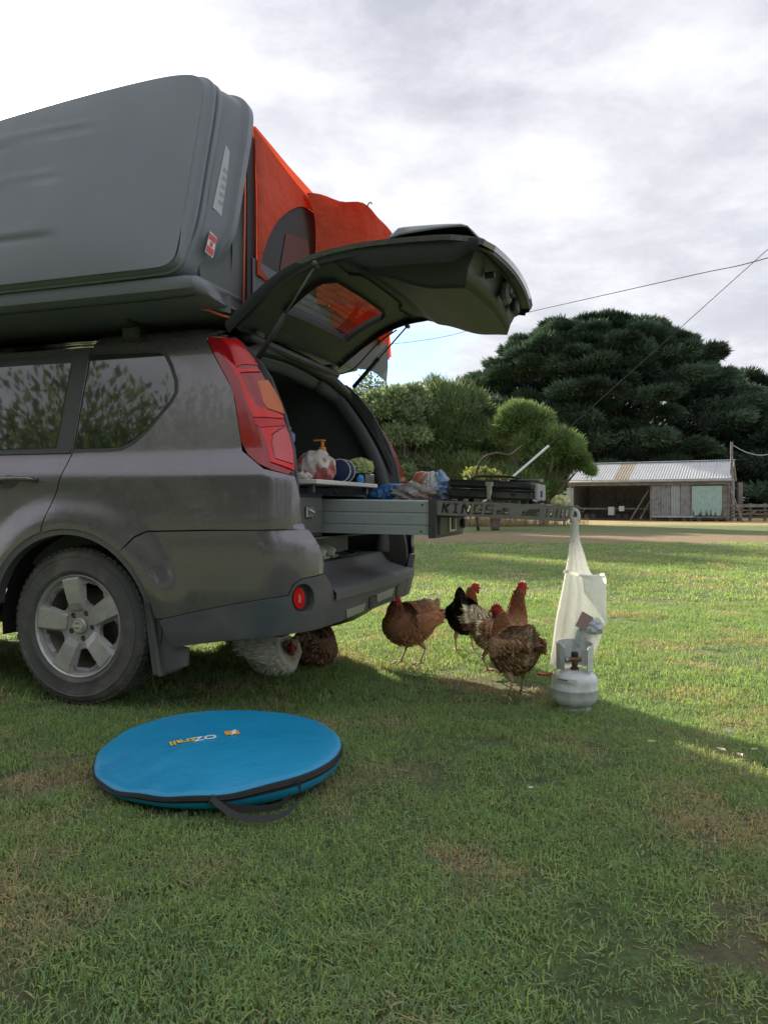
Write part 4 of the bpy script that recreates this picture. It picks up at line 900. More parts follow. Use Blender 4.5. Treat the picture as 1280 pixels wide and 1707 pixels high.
# near-edge return so the skin and trim read as one thick door
for tt in (H0 + .012, H1 - .02):
    P = []
    for l in np.linspace(.03, 1.20, 34):
        a = FH(np.array(l), np.array(tt)); th = .045 + .05 * sm((l - .60) / .2) * (1 - sm((l - 1.08) / .1)); P.append([(a[0], a[1], a[2] - .001), (a[0], a[1] + .0, a[2] - th * .5), (a[0], a[1] + (.03 if tt < 1 else -.03), a[2] - th)])
    mb = MB(TC); mb.grid(np.array(P), flip=tt > 1); mb.out('edge_return', m_hat, hg, smooth=True)
for nm, a, b in (('gas_strut', (.80, .185, 1.49), (1.06, .20, 1.865)), ('gas_strut', (.735, 1.52, 1.565), (1.075, 1.49, 1.895))):
    a, b = np.array(a), np.array(b); m_ = a + (b - a) * .48; mb = MB(TC); mb.tube([a, m_], .0125, 10); o = mb.out(nm, m_rub, car, smooth=True); mb = MB(TC); mb.tube([m_, b], .005, 8); mb.out('strut_rod', m_inl, o, smooth=True)
    mb = MB(TC); mb.tube([b + np.array([0, -.02, 0]), b + np.array([0, .02, 0])], .012, 8); mb.out('ball_joint', m_inl, o, smooth=True)
mb = MB(TC)
for t in (.42, TW - .42): mb.box((.60, t - .035, 1.625), (.70, t + .035, 1.665), .01)
mb.out('hinge', m_blk, hg)
mb = MB(TC); mb.tube(cr([(.66, 1.40, 1.62), (.76, 1.45, 1.66), (.90, 1.47, 1.80), (1.02, 1.46, 1.87)], 6), .0045, 6); mb.out('wiring_tube', m_rub, hg)

# ================================================================== ROOF TENT
m_shell = M('tent_shell', (.135, .158, .195), .42, 0, coat=.25, dirt=(2.5, (.19, .20, .22), .35), var=(3, (.15, .175, .21), .3, .7), bump=(90, .08, .002), coatrough=.25)  # black shell lightened to grey: glare haze put into the colour
m_canv = M('grey_canvas', (.15, .165, .175), .85, bump=(140, .3, .003), transl=.1)
m_org = M('orange_nylon', (.72, .115, .055), .6, var=(2.5, (.58, .075, .035), .3, .7), bump=(4, .9, .05), transl=.42, spec=.25)
m_pipe = M('orange_piping', (.85, .16, .06), .6)
m_mesh = M('window_mesh', (.045, .045, .05), .8, bump=(160, .4, .002))
m_web = M('black_webbing', (.02, .02, .022), .7)
tent = thing('roof_tent', 'hard-shell roof tent with black lid painted hazy grey standing upright and orange fly, on top of the wagon', 'roof tent', C1(-.4, .9, 1.70), -TH)
def lidp(s, v, d):   # d = depth behind the face
    return np.stack([s + 0 * v, -.12 + .22 * v + .97 * d, 1.795 + .905 * v - .22 * d * (v - .2)], -1)
S0, S1_ = -1.62, .625
oc = smooth_poly([(S0 + .2, 0), (S1_ - .13, 0.), (S1_ - .035, .02), (S1_ - .015, .10), (S1_ - .01, .5), (S1_, .88), (S1_ - .03, .965), (S1_ - .12, .99), (.35, .990), (.05, .965), (-.3, .925), (-.65, .875), (-1.1, .81), (S0 + .1, .76), (S0, .6), (S0, .2)], 3); oc = np.array(oc); cen = oc.mean(0)
def face(s, v): return lidp(s, v, 0 * s)
def fsh(s, v):
    g = 0 * s
    for vz, e in ((.74, .14), (.50, .02), (.22, .06)):
        c = vz + .02 * (s + .5); g = g - .006 * np.exp(-((v - c) / .012) ** 2) * sm((e - s) / .15) + .003 * np.exp(-((v - c - .035) / .02) ** 2) * sm((e - s) / .15)
    dx = (s - (-.5)) / 1.1; dv = (v - .5) / .55
    return g + .035 * np.clip(1 - dx ** 4, 0, 1) * np.clip(1 - dv ** 4, 0, 1)
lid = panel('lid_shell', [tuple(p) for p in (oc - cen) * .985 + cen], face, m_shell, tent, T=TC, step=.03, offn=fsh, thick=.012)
rings = [(0.0, -.016), (.012, -.002), (.03, .006), (.034, .016), (.046, .018), (.052, .010), (.060, .010), (.064, .020), (.080, .024), (.10, .020), (.13, .032), (.20, .055), (.206, .072), (.24, .074), (.245, .06), (.245, .02)]
def ring(oc, cen, d, gq):
    q = oc.copy(); nn = q - cen; nx = np.sign(nn[:, 0]) * (np.abs(nn[:, 0]) / 1.1) ** 6; nv = np.sign(nn[:, 1]) * (np.abs(nn[:, 1]) / .5) ** 6; L_ = np.hypot(nx, nv) + 1e-9
    q[:, 0] += gq * 1.35 * nx / L_; q[:, 1] += gq * nv / L_ * .9; return lidp(q[:, 0], q[:, 1], d)
P = np.array([ring(oc, cen, d, gq) for d, gq in rings]); P = np.concatenate([P, P[:, :1]], 1)
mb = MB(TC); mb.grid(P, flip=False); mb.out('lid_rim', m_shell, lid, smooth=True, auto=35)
# stickers on the rim wall
def stick(name, corners, mat, par, lab=None):
    mb = MB(TC); n_ = np.array([.004, -.003, 0]); V = [np.array(c) + n_ for c in corners] + [np.array(c) for c in corners]; mb.add(V, [(0, 1, 2, 3), (4, 7, 6, 5), (0, 4, 5, 1), (1, 5, 6, 2), (2, 6, 7, 3), (3, 7, 4, 0)]); return mb.out(name, mat, par, label=lab)
def rimp(w, v):   # w 0..1 across the rim wall, v height
    d = .085 + .12 * w; g_ = .024 + .032 * w; return np.array([S1_ - .02 + .35 * (v - .5) * .05 + g_ * 1.35 + .003, -.12 + .22 * v + .97 * d, 1.795 + .905 * v - .22 * d * (v - .2)])
s1 = stick('sticker', [rimp(.30, .34), rimp(.80, .31), rimp(.86, .62), rimp(.42, .68)], M('pale_sticker', (.42, .45, .48), .4), lid, 'long pale grey sticker with worn lettering')
for k in range(5):
    v = .37 + k * .042; stick('worn_letter', [rimp(.46, v), rimp(.66, v - .008), rimp(.68, v + .016), rimp(.48, v + .024)], M('sticker_print', (.27, .30, .33), .5), lid)
s2 = stick('sticker', [rimp(.28, .115), rimp(.62, .095), rimp(.66, .20), rimp(.34, .222)], M('white_sticker', (.62, .60, .60), .4), lid, 'small red and white warning sticker')
stick('sticker_band', [rimp(.30, .118), rimp(.60, .10), rimp(.615, .135), rimp(.31, .152)], M('sticker_red', (.55, .06, .08), .4), lid)
stick('sticker_band', [rimp(.33, .182), rimp(.64, .165), rimp(.65, .195), rimp(.34, .214)], MATS['sticker_red'], lid)
stick('sticker_mark', [rimp(.40, .150), rimp(.53, .143), rimp(.54, .168), rimp(.42, .174)], MATS['sticker_red'], lid)
# base tray
P = []
for x, k in ((-1.60, .0), (-1.58, .6), (-1.5, 1.), (.50, 1.), (.60, .94), (.655, .75), (.67, .45), (.655, .0)):
    P.append([(x, .87 + (yy) * (.6 + .4 * min(1, k + .4)), 1.742 + zz * .62 * (.25 + .75 * k)) for yy, zz in [(-.93 + .04, -.055), (-.955, -.02), (-.962, .02), (-.955, .06), (-.92, .085), (-.5, .09), (.5, .09), (.92, .085), (.955, .05), (.962, 0), (.94, -.05), (.9, -.075), (-.8, -.075), (-.91, -.06)]] )
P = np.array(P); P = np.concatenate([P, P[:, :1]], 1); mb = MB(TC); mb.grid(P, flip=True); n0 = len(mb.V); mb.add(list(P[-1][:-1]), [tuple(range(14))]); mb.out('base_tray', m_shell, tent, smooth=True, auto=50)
for s in (-1.1, .15):
    mb = MB(TC); mb.box((s - .03, .14, 1.675), (s + .03, TW - .14, 1.705), .008); mb.out('roof_bar', m_blk, tent)
    for t in (.20, TW - .26): mb = MB(TC); mb.box((s - .045, t, 1.615), (s + .045, t + .07, 1.68), .012); mb.out('bar_foot', m_blk, tent)
# floor board folded out to the far side
mb = MB(TC); mb.box((-1.45, .30, 1.86), (.66, 1.10, 1.90), .01); mb.box((-1.45, 1.11, 1.84), (.66, 2.36, 1.885), .01); mb.out('floor_board', m_canv, tent)
# rear wall: grey band, orange fly, arched dark window
def wallp(t, z): return np.stack([.70 + .012 * np.sin(t * 5) - .02 * np.clip((z - 2.3) * 3, 0, 1), t, z], -1)
mb = MB(TC); mb.grid([[(.655, t, 1.70 + .03 * math.sin(t * 3)), (.672, t, 1.95), (.672, t, 2.25), (.665, t, 2.56 - .05 * t)] for t in np.linspace(.20, .42, 5)], flip=False); mb.grid([[(.60 + .05 * (t / .2), t, 1.715), (.61 + .055 * (t / .2), t, 1.80), (.60 + .065 * (t / .2), t, 1.90 + .55 * (t / .2) ** 1.3)] for t in np.linspace(.03, .20, 8)], flip=False); mb.out('canvas_wall', m_canv, tent, smooth=True)
mb = MB(TC); mb.grid([[(s, .305 + .008 * math.sin(s * 11), z) for z in (1.80, 2.1, 2.4, 2.55)] for s in np.linspace(-1.45, .675, 30)], flip=True); mb.out('canvas_side', m_canv, tent, smooth=True)
mb = MB(TC); mb.grid([[(.69, t, 1.72 + .02 * math.sin(t * 7)), (.70, t, 1.82), (.70, t, 1.97)] for t in np.linspace(.33, 2.3, 20)]); mb.out('canvas_skirt', m_canv, tent, smooth=True)
wout = [(.355, 1.90), (.355, 2.55), (.70, 2.515), (1.0, 2.49), (1.5, 2.50), (1.9, 2.46), (2.30, 2.25), (2.36, 1.88), (1.4, 1.87)]
win_ = smooth_poly([(.375, 1.895), (.41, 2.02), (.54, 2.19), (.72, 2.32), (.93, 2.425), (1.12, 2.44), (1.30, 2.43), (1.32, 2.2), (1.25, 1.98), (1.2, 1.90)], 2)
panel('rear_fly', wout, wallp, m_org, tent, T=TC, step=.05, thick=.003, holes=[[tuple(p) for p in win_]])
win2 = [tuple(p) for p in (np.array(win_) - np.array([.85, 2.15])) * 1.02 + np.array([.85, 2.15])]
panel('arched_window', win2, wallp, m_mesh, tent, T=TC, step=.05, off=-.012, thick=.002)
panel('window_panel', [(.62, 2.0), (.70, 2.2), (.98, 2.26), (1.05, 2.05), (.9, 1.96)], wallp, M('mesh_red_glow', (.12, .045, .04), .8), tent, T=TC, step=.05, off=-.006, thick=.002)
mb = MB(TC); mb.tube([(.685, .272, 1.70), (.69, .275, 2.1), (.69, .285, 2.56)], .0045, 6); mb.out('orange_piping', m_pipe, tent, smooth=True)
mb = MB(TC); mb.box((.682, .292, 1.72), (.694, .345, 2.55)); mb.out('webbing_band', m_web, tent)
mb = MB(TC); mb.tube(cr([(.30, .04, 1.725), (.45, .06, 1.72), (.58, .12, 1.70), (.66, .20, 1.675), (.69, .26, 1.70)], 5), .006, 6); mb.out('orange_piping', m_pipe, tent, smooth=True)
mb = MB(TC); mb.grid([[(.28 + .4 * k, -.0 + .05 * k + .12 * k * k, 1.73 - .045 * k * k + .07 * (1 - w)) for w in (0, .5, 1)] for k in np.linspace(0, 1, 8)], flip=True); mb.out('canvas_hem', m_canv, tent, smooth=True)
# cabin roof
mb = MB(TC); P = []
for s in np.linspace(-1.45, .70, 16):
    sag = .02 * math.cos((s + .35) * 9); P.append([(s, t, z - sag * w) for t, z, w in ((.31, 2.54, 0), (.36, 2.555, .3), (.70, 2.518, .6), (1.0, 2.493, 1), (1.5, 2.50, 1), (1.9, 2.46, .6), (2.30, 2.25, .3), (2.38, 1.9, 0))])
mb.grid(np.array(P)); mb.out('roof_fly', m_org, tent, smooth=True)
# awning pulled out on sprung rods over the tailgate
rows = [[(.70, .93, 2.485), (.82, 1.08, 2.492), (.93, 1.22, 2.495), (.955, 1.42, 2.465), (.97, 1.64, 2.43), (.84, 1.9, 2.38), (.66, 2.15, 2.30)],
        [(.71, .98, 2.36), (.80, 1.10, 2.36), (.895, 1.24, 2.36), (.93, 1.43, 2.33), (.96, 1.66, 2.31), (.84, 1.92, 2.26), (.65, 2.17, 2.18)],
        [(.71, 1.02, 2.16), (.78, 1.12, 2.16), (.86, 1.27, 2.16), (.90, 1.46, 2.15), (.94, 1.69, 2.15), (.83, 1.95, 2.10), (.64, 2.19, 2.05)],
        [(.70, 1.06, 1.95), (.75, 1.16, 1.96), (.82, 1.32, 1.98), (.87, 1.50, 1.99), (.92, 1.73, 1.98), (.80, 1.98, 1.95), (.62, 2.20, 1.90)]]
Pr = np.array(rows); Pd = np.stack([cr(Pr[i], 5) for i in range(4)]); Pd = np.stack([cr(Pd[:, j], 5) for j in range(Pd.shape[1])], 1)
ii, jj = np.meshgrid(np.arange(Pd.shape[0]), np.arange(Pd.shape[1]), indexing='ij'); Pd[..., 0] += .012 * np.sin(jj * .55 + ii * .35) * np.sin(ii * .21); Pd[..., 2] += .008 * np.sin(jj * .9 + ii * .2)
mb = MB(TC); mb.grid(Pd); mb.grid([[tuple(a), tuple((np.array(a) * .5 + np.array((.70, a[1], 2.49)) * .5) + np.array([0, 0, -.015])), (.69, a[1], 2.49)] for a in Pd[0]], flip=False); mb.out('awning_fly', m_org, tent, smooth=True)
mb = MB(TC); mb.grid([[(.67, 2.08, 1.96), (.60, 2.2, 1.96)], [(.67, 2.10, 1.90), (.60, 2.21, 1.90)], [(.64, 2.15, 1.855), (.61, 2.19, 1.855)]]); mb.out('fly_tip', m_org, tent, smooth=True)
for nm, a, b in (('spring_rod', (.70, 1.15, 2.24), (.93, 1.22, 2.50)), ('spring_rod', (.70, 2.1, 2.0), (.84, 1.9, 2.37))):
    a, b = np.array(a), np.array(b); mb = MB(TC); mb.tube([a, (a + b) / 2, b, b + (.006, 0, .012), b + (.018, 0, .014), b + (.024, 0, .004)], .0036, 6); mb.out(nm, m_inl, tent, smooth=True)
mb = MB(TC); mb.tube(cr([(.62, 2.16, 1.86), (.66, 2.0, 1.80), (.68, 1.8, 1.72)], 5), .003, 5); mb.tube(cr([(.80, 1.98, 2.0), (.82, 1.9, 1.88), (.66, 2.0, 1.78)], 5), .0025, 5); mb.out('guy_cord', m_inl, tent)

# ================================================================== LOAD SPACE
m_dbox = M('drawer_carpet', (.035, .042, .05), .9, bump=(120, .3, .003))
m_aluP = M('drawer_aluminium', (.40, .44, .47), .42, .45, dirt=(9, (.30, .31, .31), .3), bump=(60, .05, .002))
drw = thing('drawer_unit', 'twin load drawers in the boot, right one pulled out over the bumper with aluminium side', 'drawer', C1(.3, .87, .72), -TH)
mb = MB(TC); mb.box((-.35, .20, .725), (.93, .575, .925), .006); mb.out('closed_drawer', m_dbox, drw)
mb = MB(TC); mb.box((.931, .23, .745), (.938, .555, .905), .002); fr = mb.out('drawer_front', m_clad, drw)
mb = MB(TC); mb.box((.938, .355, .815), (.952, .425, .865), .004); mb.tube([(.955, .37, .85), (.965, .39, .835), (.955, .41, .85)], .006, 6); mb.out('drawer_latch', m_chr, fr)
mb = MB(TC); mb.box((-.35, .585, .725), (.60, 1.20, .735)); mb.box((-.35, .585, .915), (.92, 1.20, .925)); mb.box((-.35, .578, .725), (.60, .586, .925)); mb.box((-.35, 1.20, .725), (.92, 1.21, .925)); mb.out('drawer_housing', m_dbox, drw)
mb = MB(TC); mb.box((-.35, .20, .715), (.95, 1.54, .724), .002); mb.out('deck', m_clad, drw)
# open drawer: extruded side with grooves
def side_prof(t, sg):
    return [(t, .742), (t, .778), (t + sg * .004, .781), (t + sg * .004, .786), (t, .789), (t, .832), (t + sg * .004, .836), (t + sg * .004, .841), (t, .845), (t, .893), (t + sg * .003, .900), (t + sg * .016, .900), (t + sg * .016, .742)]
DSL = .0
for t, sg in ((.600, 1), (1.17, -1)):
    pr = side_prof(t, sg); P = [[(s, a, b - (s - .9) * .012) for a, b in pr + pr[:1]] for s in (.60, 1.02, 1.435)]
    mb = MB(TC); mb.grid(np.array(P), flip=sg < 0); mb.add(P[-1][:-1], [tuple(range(len(pr)))]); o = mb.out('drawer_side', m_aluP, drw)
    for s, z in ((1.405, .872), (1.40, .752)):
        mb = MB(TC); y = t - sg * .001; mb.lathe([(0, 0), (.0045, 0), (.0045, -sg * .003), (0, -sg * .003)], c=(s, y, z), axis='y', n=8); mb.out('rivet', m_rub, o)
mb = MB(TC); mb.box((.60, .61, .742), (1.43, 1.16, .750)); mb.out('drawer_base', m_dbox, drw)
ef = MB(TC); ef.prism([(1.436, .722), (1.455, .722), (1.470, .73), (1.470, .898), (1.436, .90)], lambda a, b, d: (a, d, b), .588, .606); ef.prism([(1.436, .722), (1.466, .722), (1.466, .898), (1.436, .90)], lambda a, b, d: (a, d, b), .606, 1.18); ends = ef.out('drawer_end', m_blk, drw)
mb = MB(TC); mb.prism([(.64, .735), (1.10, .735), (1.16, .75), (1.16, .80), (1.10, .83), (.64, .83)], lambda a, b, d: (d, a, b), 1.466, 1.478); mb.out('drawer_front', m_clad, drw)
mb = MB(TC); mb.box((1.478, .80, .745), (1.486, .93, .825), .003); o = mb.out('latch_plate', m_chr, drw); mb = MB(TC); mb.box((1.486, .83, .755), (1.490, .90, .812), .002); mb.out('latch_recess', m_rub, o)
mb = MB(TC); mb.lathe([(0, 0), (.022, 0), (.026, .006), (.022, .02), (0, .022)], c=(1.478, 1.08, .78), axis='x', n=14); mb.out('knob', m_rub, drw, smooth=True, auto=40)
# perforated slide tray continuing behind the drawer
m_plate = M('tray_plate', (.235, .225, .225), .48, .35, dirt=(8, (.16, .14, .13), .4))
tray = thing('slide_tray', 'perforated grey slide-out tray with cut-out lettering on its side rail, level with the shed', 'tray', C1(1.75, .86, .83), -TH)
TY = .600
def Ft(s, z): return np.stack([s, TY + 0 * s, z - (s - 1.477) * .045], -1)
def sl(pts, s0, w, z0=.838, h=.046):   # letter box -> metres, slanted
    return [(s0 + (x + .18 * y) * w, z0 + y * h) for x, y in pts]
LK = [[(0, 0), (.22, 0), (.22, .42), (.45, 0), (.85, 0), (.52, .5), (.95, 1), (.6, 1), (.30, .62), (.30, 1), (0, 1)]]
LI = [[(0, 0), (.8, 0), (.8, .18), (.55, .18), (.55, .82), (.8, .82), (.8, 1), (0, 1), (0, .82), (.25, .82), (.25, .18), (0, .18)]]
LN = [[(0, 0), (.22, 0), (.22, .62), (.66, 0), (.95, 0), (.95, 1), (.72, 1), (.72, .40), (.30, 1), (0, 1)]]
LG = [[(0, 0), (.95, 0), (.95, .55), (.52, .55), (.52, .40), (.72, .40), (.72, .18), (.22, .18), (.22, .80), (.95, .80), (.95, 1), (0, 1)]]
LS = [[(0, 0), (.95, 0), (.95, .60), (.24, .60), (.24, .80), (.95, .80), (.95, 1), (0, 1), (0, .42), (.70, .42), (.70, .20), (0, .20)]]
hs = []
x = 1.492
for Lt, w in ((LK, .042), (LI, .026), (LN, .044), (LG, .040), (LS, .040)):
    for p in Lt: hs.append(sl(p, x, w))
    x += w + .010
for (a, b) in ((1.735, 1.795), (1.845, 1.925)):
    hs.append([(a, .842), (b - .006, .842), (b, .872), (a + .03, .872), (a + .026, .862), (a + .006, .862)])
for k in range(5): a = 1.947 + k * .020; hs.append([(a, .840), (a + .010, .840), (a + .016, .876), (a + .006, .876)])
rail = [(1.472, .826), (2.035, .826), (2.052, .842), (2.052, .892), (1.472, .892)]
mb = MB(TC); mb.box((1.474, TY + .0045, .815), (1.60, TY + .008, .890)); mb.out('letter_dark_sheet', m_rub, tray)  # added dark sheet, stands for the darkness behind the first cut letters
rp = panel('side_rail', rail, Ft, m_plate, tray, T=TC, holes=hs, step=.03, thick=.003)
panel('side_rail', rail, lambda s, z: np.stack([s, 1.16 + 0 * s, z - (s - 1.477) * .045], -1), m_plate, tray, T=TC, holes=hs, step=.03, thick=.003)
mb = MB(TC); P0 = [(1.472, TY + .004, .882), (2.05, TY + .004, .858), (2.05, 1.155, .858), (1.472, 1.155, .882)]; mb.add(P0 + [(a, b, c - .003) for a, b, c in P0], [(0, 1, 2, 3), (7, 6, 5, 4), (0, 4, 5, 1), (1, 5, 6, 2), (2, 6, 7, 3), (3, 7, 4, 0)]); mb.out('tray_plate', m_plate, tray)
mb = MB(TC); mb.tube([(2.045, .60, .858), (2.075, .62, .868), (2.085, .66, .862)], .003, 5); mb.tube([(2.05, .90, .860), (2.085, .90, .857), (2.09, .90, .845), (2.083, .90, .838), (2.072, .90, .842)], .003, 6); mb.out('hook', m_inl, tray)
# camp stove case
m_case = M('black_enamel', (.016, .018, .020), .28, coat=.6, bump=(30, .05, .002))
m_caselit = M('lit_end_enamel', (.30, .32, .33), .45)  # lit end of the black case: light put into a greyer colour
SLP = -.045
stv = thing('camp_stove', 'long black folding camp stove case on the perforated tray', 'stove', C1(1.72, .87, .88), -TH)
def box_s(mb, s0, s1, t0, t1, z0, z1, b=.008):
    n0 = len(mb.V); mb.box((s0, t0, z0), (s1, t1, z1), b); mb.V[n0:] = [(v[0], v[1], v[2] + (v[0] - 1.5) * SLP) for v in mb.V[n0:]]; return mb
mb = box_s(MB(TC), 1.50, 1.885, .70, 1.02, .905, .950, .010); mb.out('case_body', m_case, stv)
mb = box_s(MB(TC), 1.497, 1.888, .695, 1.025, .953, .990, .012); lid_ = mb.out('case_lid', m_case, stv)
mb = box_s(MB(TC), 1.8885, 1.905, .71, 1.01, .910, .984, .004); e_ = mb.out('end_panel', m_caselit, stv)
mb = box_s(MB(TC), 1.905, 1.909, .80, .86, .925, .955, .002); mb.out('hose_inlet', m_rub, e_)
for s, nm in ((1.69, 'latch'),):
    mb = box_s(MB(TC), s - .012, s + .012, .686, .696, .925, .975, .003); box_s(mb, s - .018, s + .018, .688, .696, .963, .985, .003); box_s(mb, s - .009, s + .009, .680, .688, .905, .945, .002); mb.out(nm, m_chr, stv)
for s in (1.59, 1.795):
    mb = MB(TC); mb.lathe([(0, -.014), (.010, -.014), (.012, -.004), (.012, 0)], c=(s, .700, .935 + (s - 1.5) * SLP), axis='y', n=12); mb.out('burner_knob', m_rub, stv, smooth=True, auto=40)
for s in (1.55, 1.84):
    for t in (.73, .99): mb = box_s(MB(TC), s - .012, s + .012, t - .012, t + .012, .874 + .0, .907, .003); mb.out('foot', m_rub, stv)
mb = MB(TC); mb.tube(cr([(1.60, .76, .992), (1.605, .80, 1.004), (1.72, .82, 1.004), (1.80, .82, .996), (1.82, .86, .985)], 5), .006, 8); mb.out('carry_handle', m_rub, lid_, smooth=True)
mb = box_s(MB(TC), 1.585, 1.60, .70, .73, .988, 1.003, .004); box_s(mb, 1.575, 1.592, .705, .712, 1.0, 1.012, .002); mb.out('bracket', m_inl, lid_)
mb = box_s(MB(TC), 1.705, 1.735, .72, .76, .989, 1.002, .004); mb.out('clip', M('brass_clip', (.35, .25, .12), .4, .8), lid_)
# black hotplate disc lying on the lid
mb = MB(TC); c_ = (1.83, .86, .979); mb.lathe([(0, 0), (.075, 0), (.082, .004), (.080, .010), (0, .012)], c=c_, n=32); mb.out('frying_plate', m_case, smooth=True, auto=40, label='round flat black plate lying on the right half of the stove lid', cat='plate')
# crumpled things
def crumple(name, c, rad, mat, label, cat, seed, flat=.7, amp=.22, freq=1., parent=None, nseg=22, frame=TC, group=None, top=None):
    r = np.random.default_rng(seed); ph = r.uniform(0, 6.28, (9, 3)); fr_ = r.normal(0, 1.9 * freq, (9, 3)); V = []; Fc = []
    m, n = nseg, nseg * 2
    for i in range(m + 1):
        for j in range(n):
            a, b = math.pi * i / m, 2 * math.pi * j / n; u = np.array([math.sin(a) * math.cos(b), math.sin(a) * math.sin(b), math.cos(a)])
            h = 1 + amp * sum(abs(math.sin(fr_[k] @ u * 1.7 + ph[k, 0])) * (.7 ** k) for k in range(9)) / 2.2 - amp * .6
            p = u * h * np.array(rad); p[2] = max(p[2], -rad[2] * flat); V.append(p + np.array(c) + np.array([0, 0, rad[2] * flat]))
    for i in range(m):
        for j in range(n): Fc.append((i * n + j, (i + 1) * n + j, (i + 1) * n + (j + 1) % n, i * n + (j + 1) % n))
    mb = MB(frame); mb.add(V, Fc); return mb.out(name, mat, parent, smooth=True, auto=28, label=label, cat=cat, group=group)
m_pla = M('clear_plastic', (.52, .53, .54), .18, transl=.4, coat=.6, var=(9, (.34, .25, .22), .42, .6)); m_blu = M('blue_plastic', (.035, .20, .50), .25, transl=.4, coat=.5, var=(8, (.25, .40, .62), .45, .7)); m_bluL = M('pale_blue_plastic', (.22, .38, .60), .25, transl=.4, coat=.5, var=(9, (.55, .62, .70), .45, .65))
m_red = M('bread_bag', (.60, .55, .52), .3, coat=.6, var=(11, (.32, .07, .06), .47, .56)); m_org2 = M('orange_bag', (.50, .17, .10), .4, coat=.3, var=(12, (.62, .52, .48), .48, .6))
crumple('plastic_bag', (1.22, .80, .885), (.10, .10, .045), m_blu, 'crumpled bright blue plastic bag at the car end of the open drawer', 'plastic bag', 1, amp=.5, freq=1.6)
crumple('plastic_bag', (1.33, .72, .875), (.095, .07, .055), m_pla, 'clear crumpled bag over the near edge of the open drawer', 'plastic bag', 2, amp=.45, freq=1.4)
crumple('food_bag', (1.345, .88, .90), (.075, .08, .07), m_org2, 'orange and white food bag standing in the open drawer', 'food bag', 3, amp=.4, freq=1.2)
crumple('plastic_bag', (1.425, .84, .885), (.045, .07, .080), m_bluL, 'pale blue plastic bag squeezed against the black stove case', 'plastic bag', 4, amp=.45, freq=1.6)
crumple('plastic_bag', (1.395, .80, .90), (.035, .06, .070), M('white_plastic', (.68, .68, .67), .35, transl=.4), 'white plastic bag between the orange bag and the pale blue bag', 'plastic bag', 14, amp=.45, freq=1.6)
crumple('lettuce', (1.995, .80, .866), (.034, .04, .026), M('pale_leaf', (.66, .64, .27), .5, transl=.3, var=(25, (.74, .74, .60), .4, .7)), 'pale yellow-white lettuce scrap on the right end of the tray', 'lettuce', 5, amp=.6, freq=1.5)
mb = MB(TC); mb.add([(1.93, .66, .873), (2.0, .68, .866), (1.99, .80, .868), (1.90, .78, .880)], [(0, 1, 2, 3)]); mb.box((1.86, .66, .872), (1.965, .675, .876)); mb.out('steel_knife', m_chr, label='thin steel knife lying on the tray beside the lettuce', cat='knife')
# shelf and what stands on it
shf = thing('cargo_shelf', 'thin white shelf above the drawers inside the boot', 'shelf', C1(.55, .85, .925), -TH)
mb = MB(TC); mb.box((.10, .30, .962), (1.02, 1.12, .982), .003); mb.out('shelf_board', M('white_board', (.62, .62, .60), .5), shf)
for s in (.30, .97):
    for t in (.36, 1.06): mb = MB(TC); mb.box((s - .012, t - .012, .926), (s + .012, t + .012, .962), .002); mb.out('bracket', m_inl, shf)
mb = MB(TC)
def bagP(u, v):
    return 0
crumple('bread_bag', (.86, .66, .983), (.095, .06, .085), m_red, 'red and clear bread bag standing on the white shelf', 'bread bag', 6, amp=.25, freq=1.2)
crumple('snack_packet', (.80, .52, .983), (.085, .035, .035), M('snack_foil', (.10, .05, .06), .25, coat=.5, var=(18, (.55, .50, .48), .52, .6)), 'dark foil packet lying in front of the bread bag', 'packet', 7, amp=.3, freq=1.3)
st = thing('sauce_bottle', 'bottle with an orange pump top behind the bread bag', 'bottle', C1(.845, .78, .983), -TH)
mb = MB(TC); mb.lathe([(0, .983), (.032, .983), (.034, 1.0), (.033, 1.12), (.014, 1.15), (.012, 1.16)], c=(.845, .78, 0), n=16); mb.out('bottle_body', M('amber', (.35, .13, .03), .2, coat=.5), st, smooth=True, auto=40)
mb = MB(TC); mb.lathe([(.0, 1.195), (.016, 1.193), (.017, 1.188), (.009, 1.183), (.008, 1.16), (.018, 1.155), (.018, 1.14), (0, 1.14)], c=(.845, .78, 0), n=14); mb.box((.80, .772, 1.186), (.845, .788, 1.195), .002); mb.out('pump_top', M('orange_plastic', (.75, .26, .03), .4), st, smooth=True, auto=40)
bg_ = thing('pouch', 'dark blue round zipped pouch with white piping right of the bread bag', 'pouch', C1(.93, .82, .983), -TH)
mb = MB(TC); mb.lathe([(0, -.06), (.04, -.058), (.054, -.045), (.056, 0), (.054, .045), (.04, .058), (0, .06)], c=(.93, .84, 1.040), axis='y', n=28); mb.out('pouch_body', M('navy_cloth', (.012, .028, .085), .8), bg_, smooth=True)
mb = MB(TC); [mb.tube([(.93 + .057 * math.cos(a), .84 + y, 1.040 + .057 * math.sin(a)) for a in np.linspace(0, 2 * math.pi, 25)], .003, 6) for y in (-.045, .02)]; mb.out('piping', M('white_cord', (.6, .62, .65), .6), bg_, smooth=True)
crumple('cloth', (.955, 1.02, 1.035), (.062, .05, .042), M('lime_cloth', (.52, .58, .26), .8, var=(20, (.36, .44, .16), .4, .7)), 'crumpled lime-yellow cloth on a black box at the shelf end', 'cloth', 8, amp=.5, freq=1.5)
mb = MB(TC); mb.box((.88, .95, .983), (1.01, 1.10, 1.034), .006); mb.out('black_box', m_case, label='small black box under the lime-yellow cloth', cat='box')
crumple('blue_wrapper', (1.0, .90, .983), (.016, .015, .022), M('cyan_wrap', (.03, .30, .65), .3), 'small bright blue wrapper at the right end of the shelf', 'wrapper', 9, amp=.5)
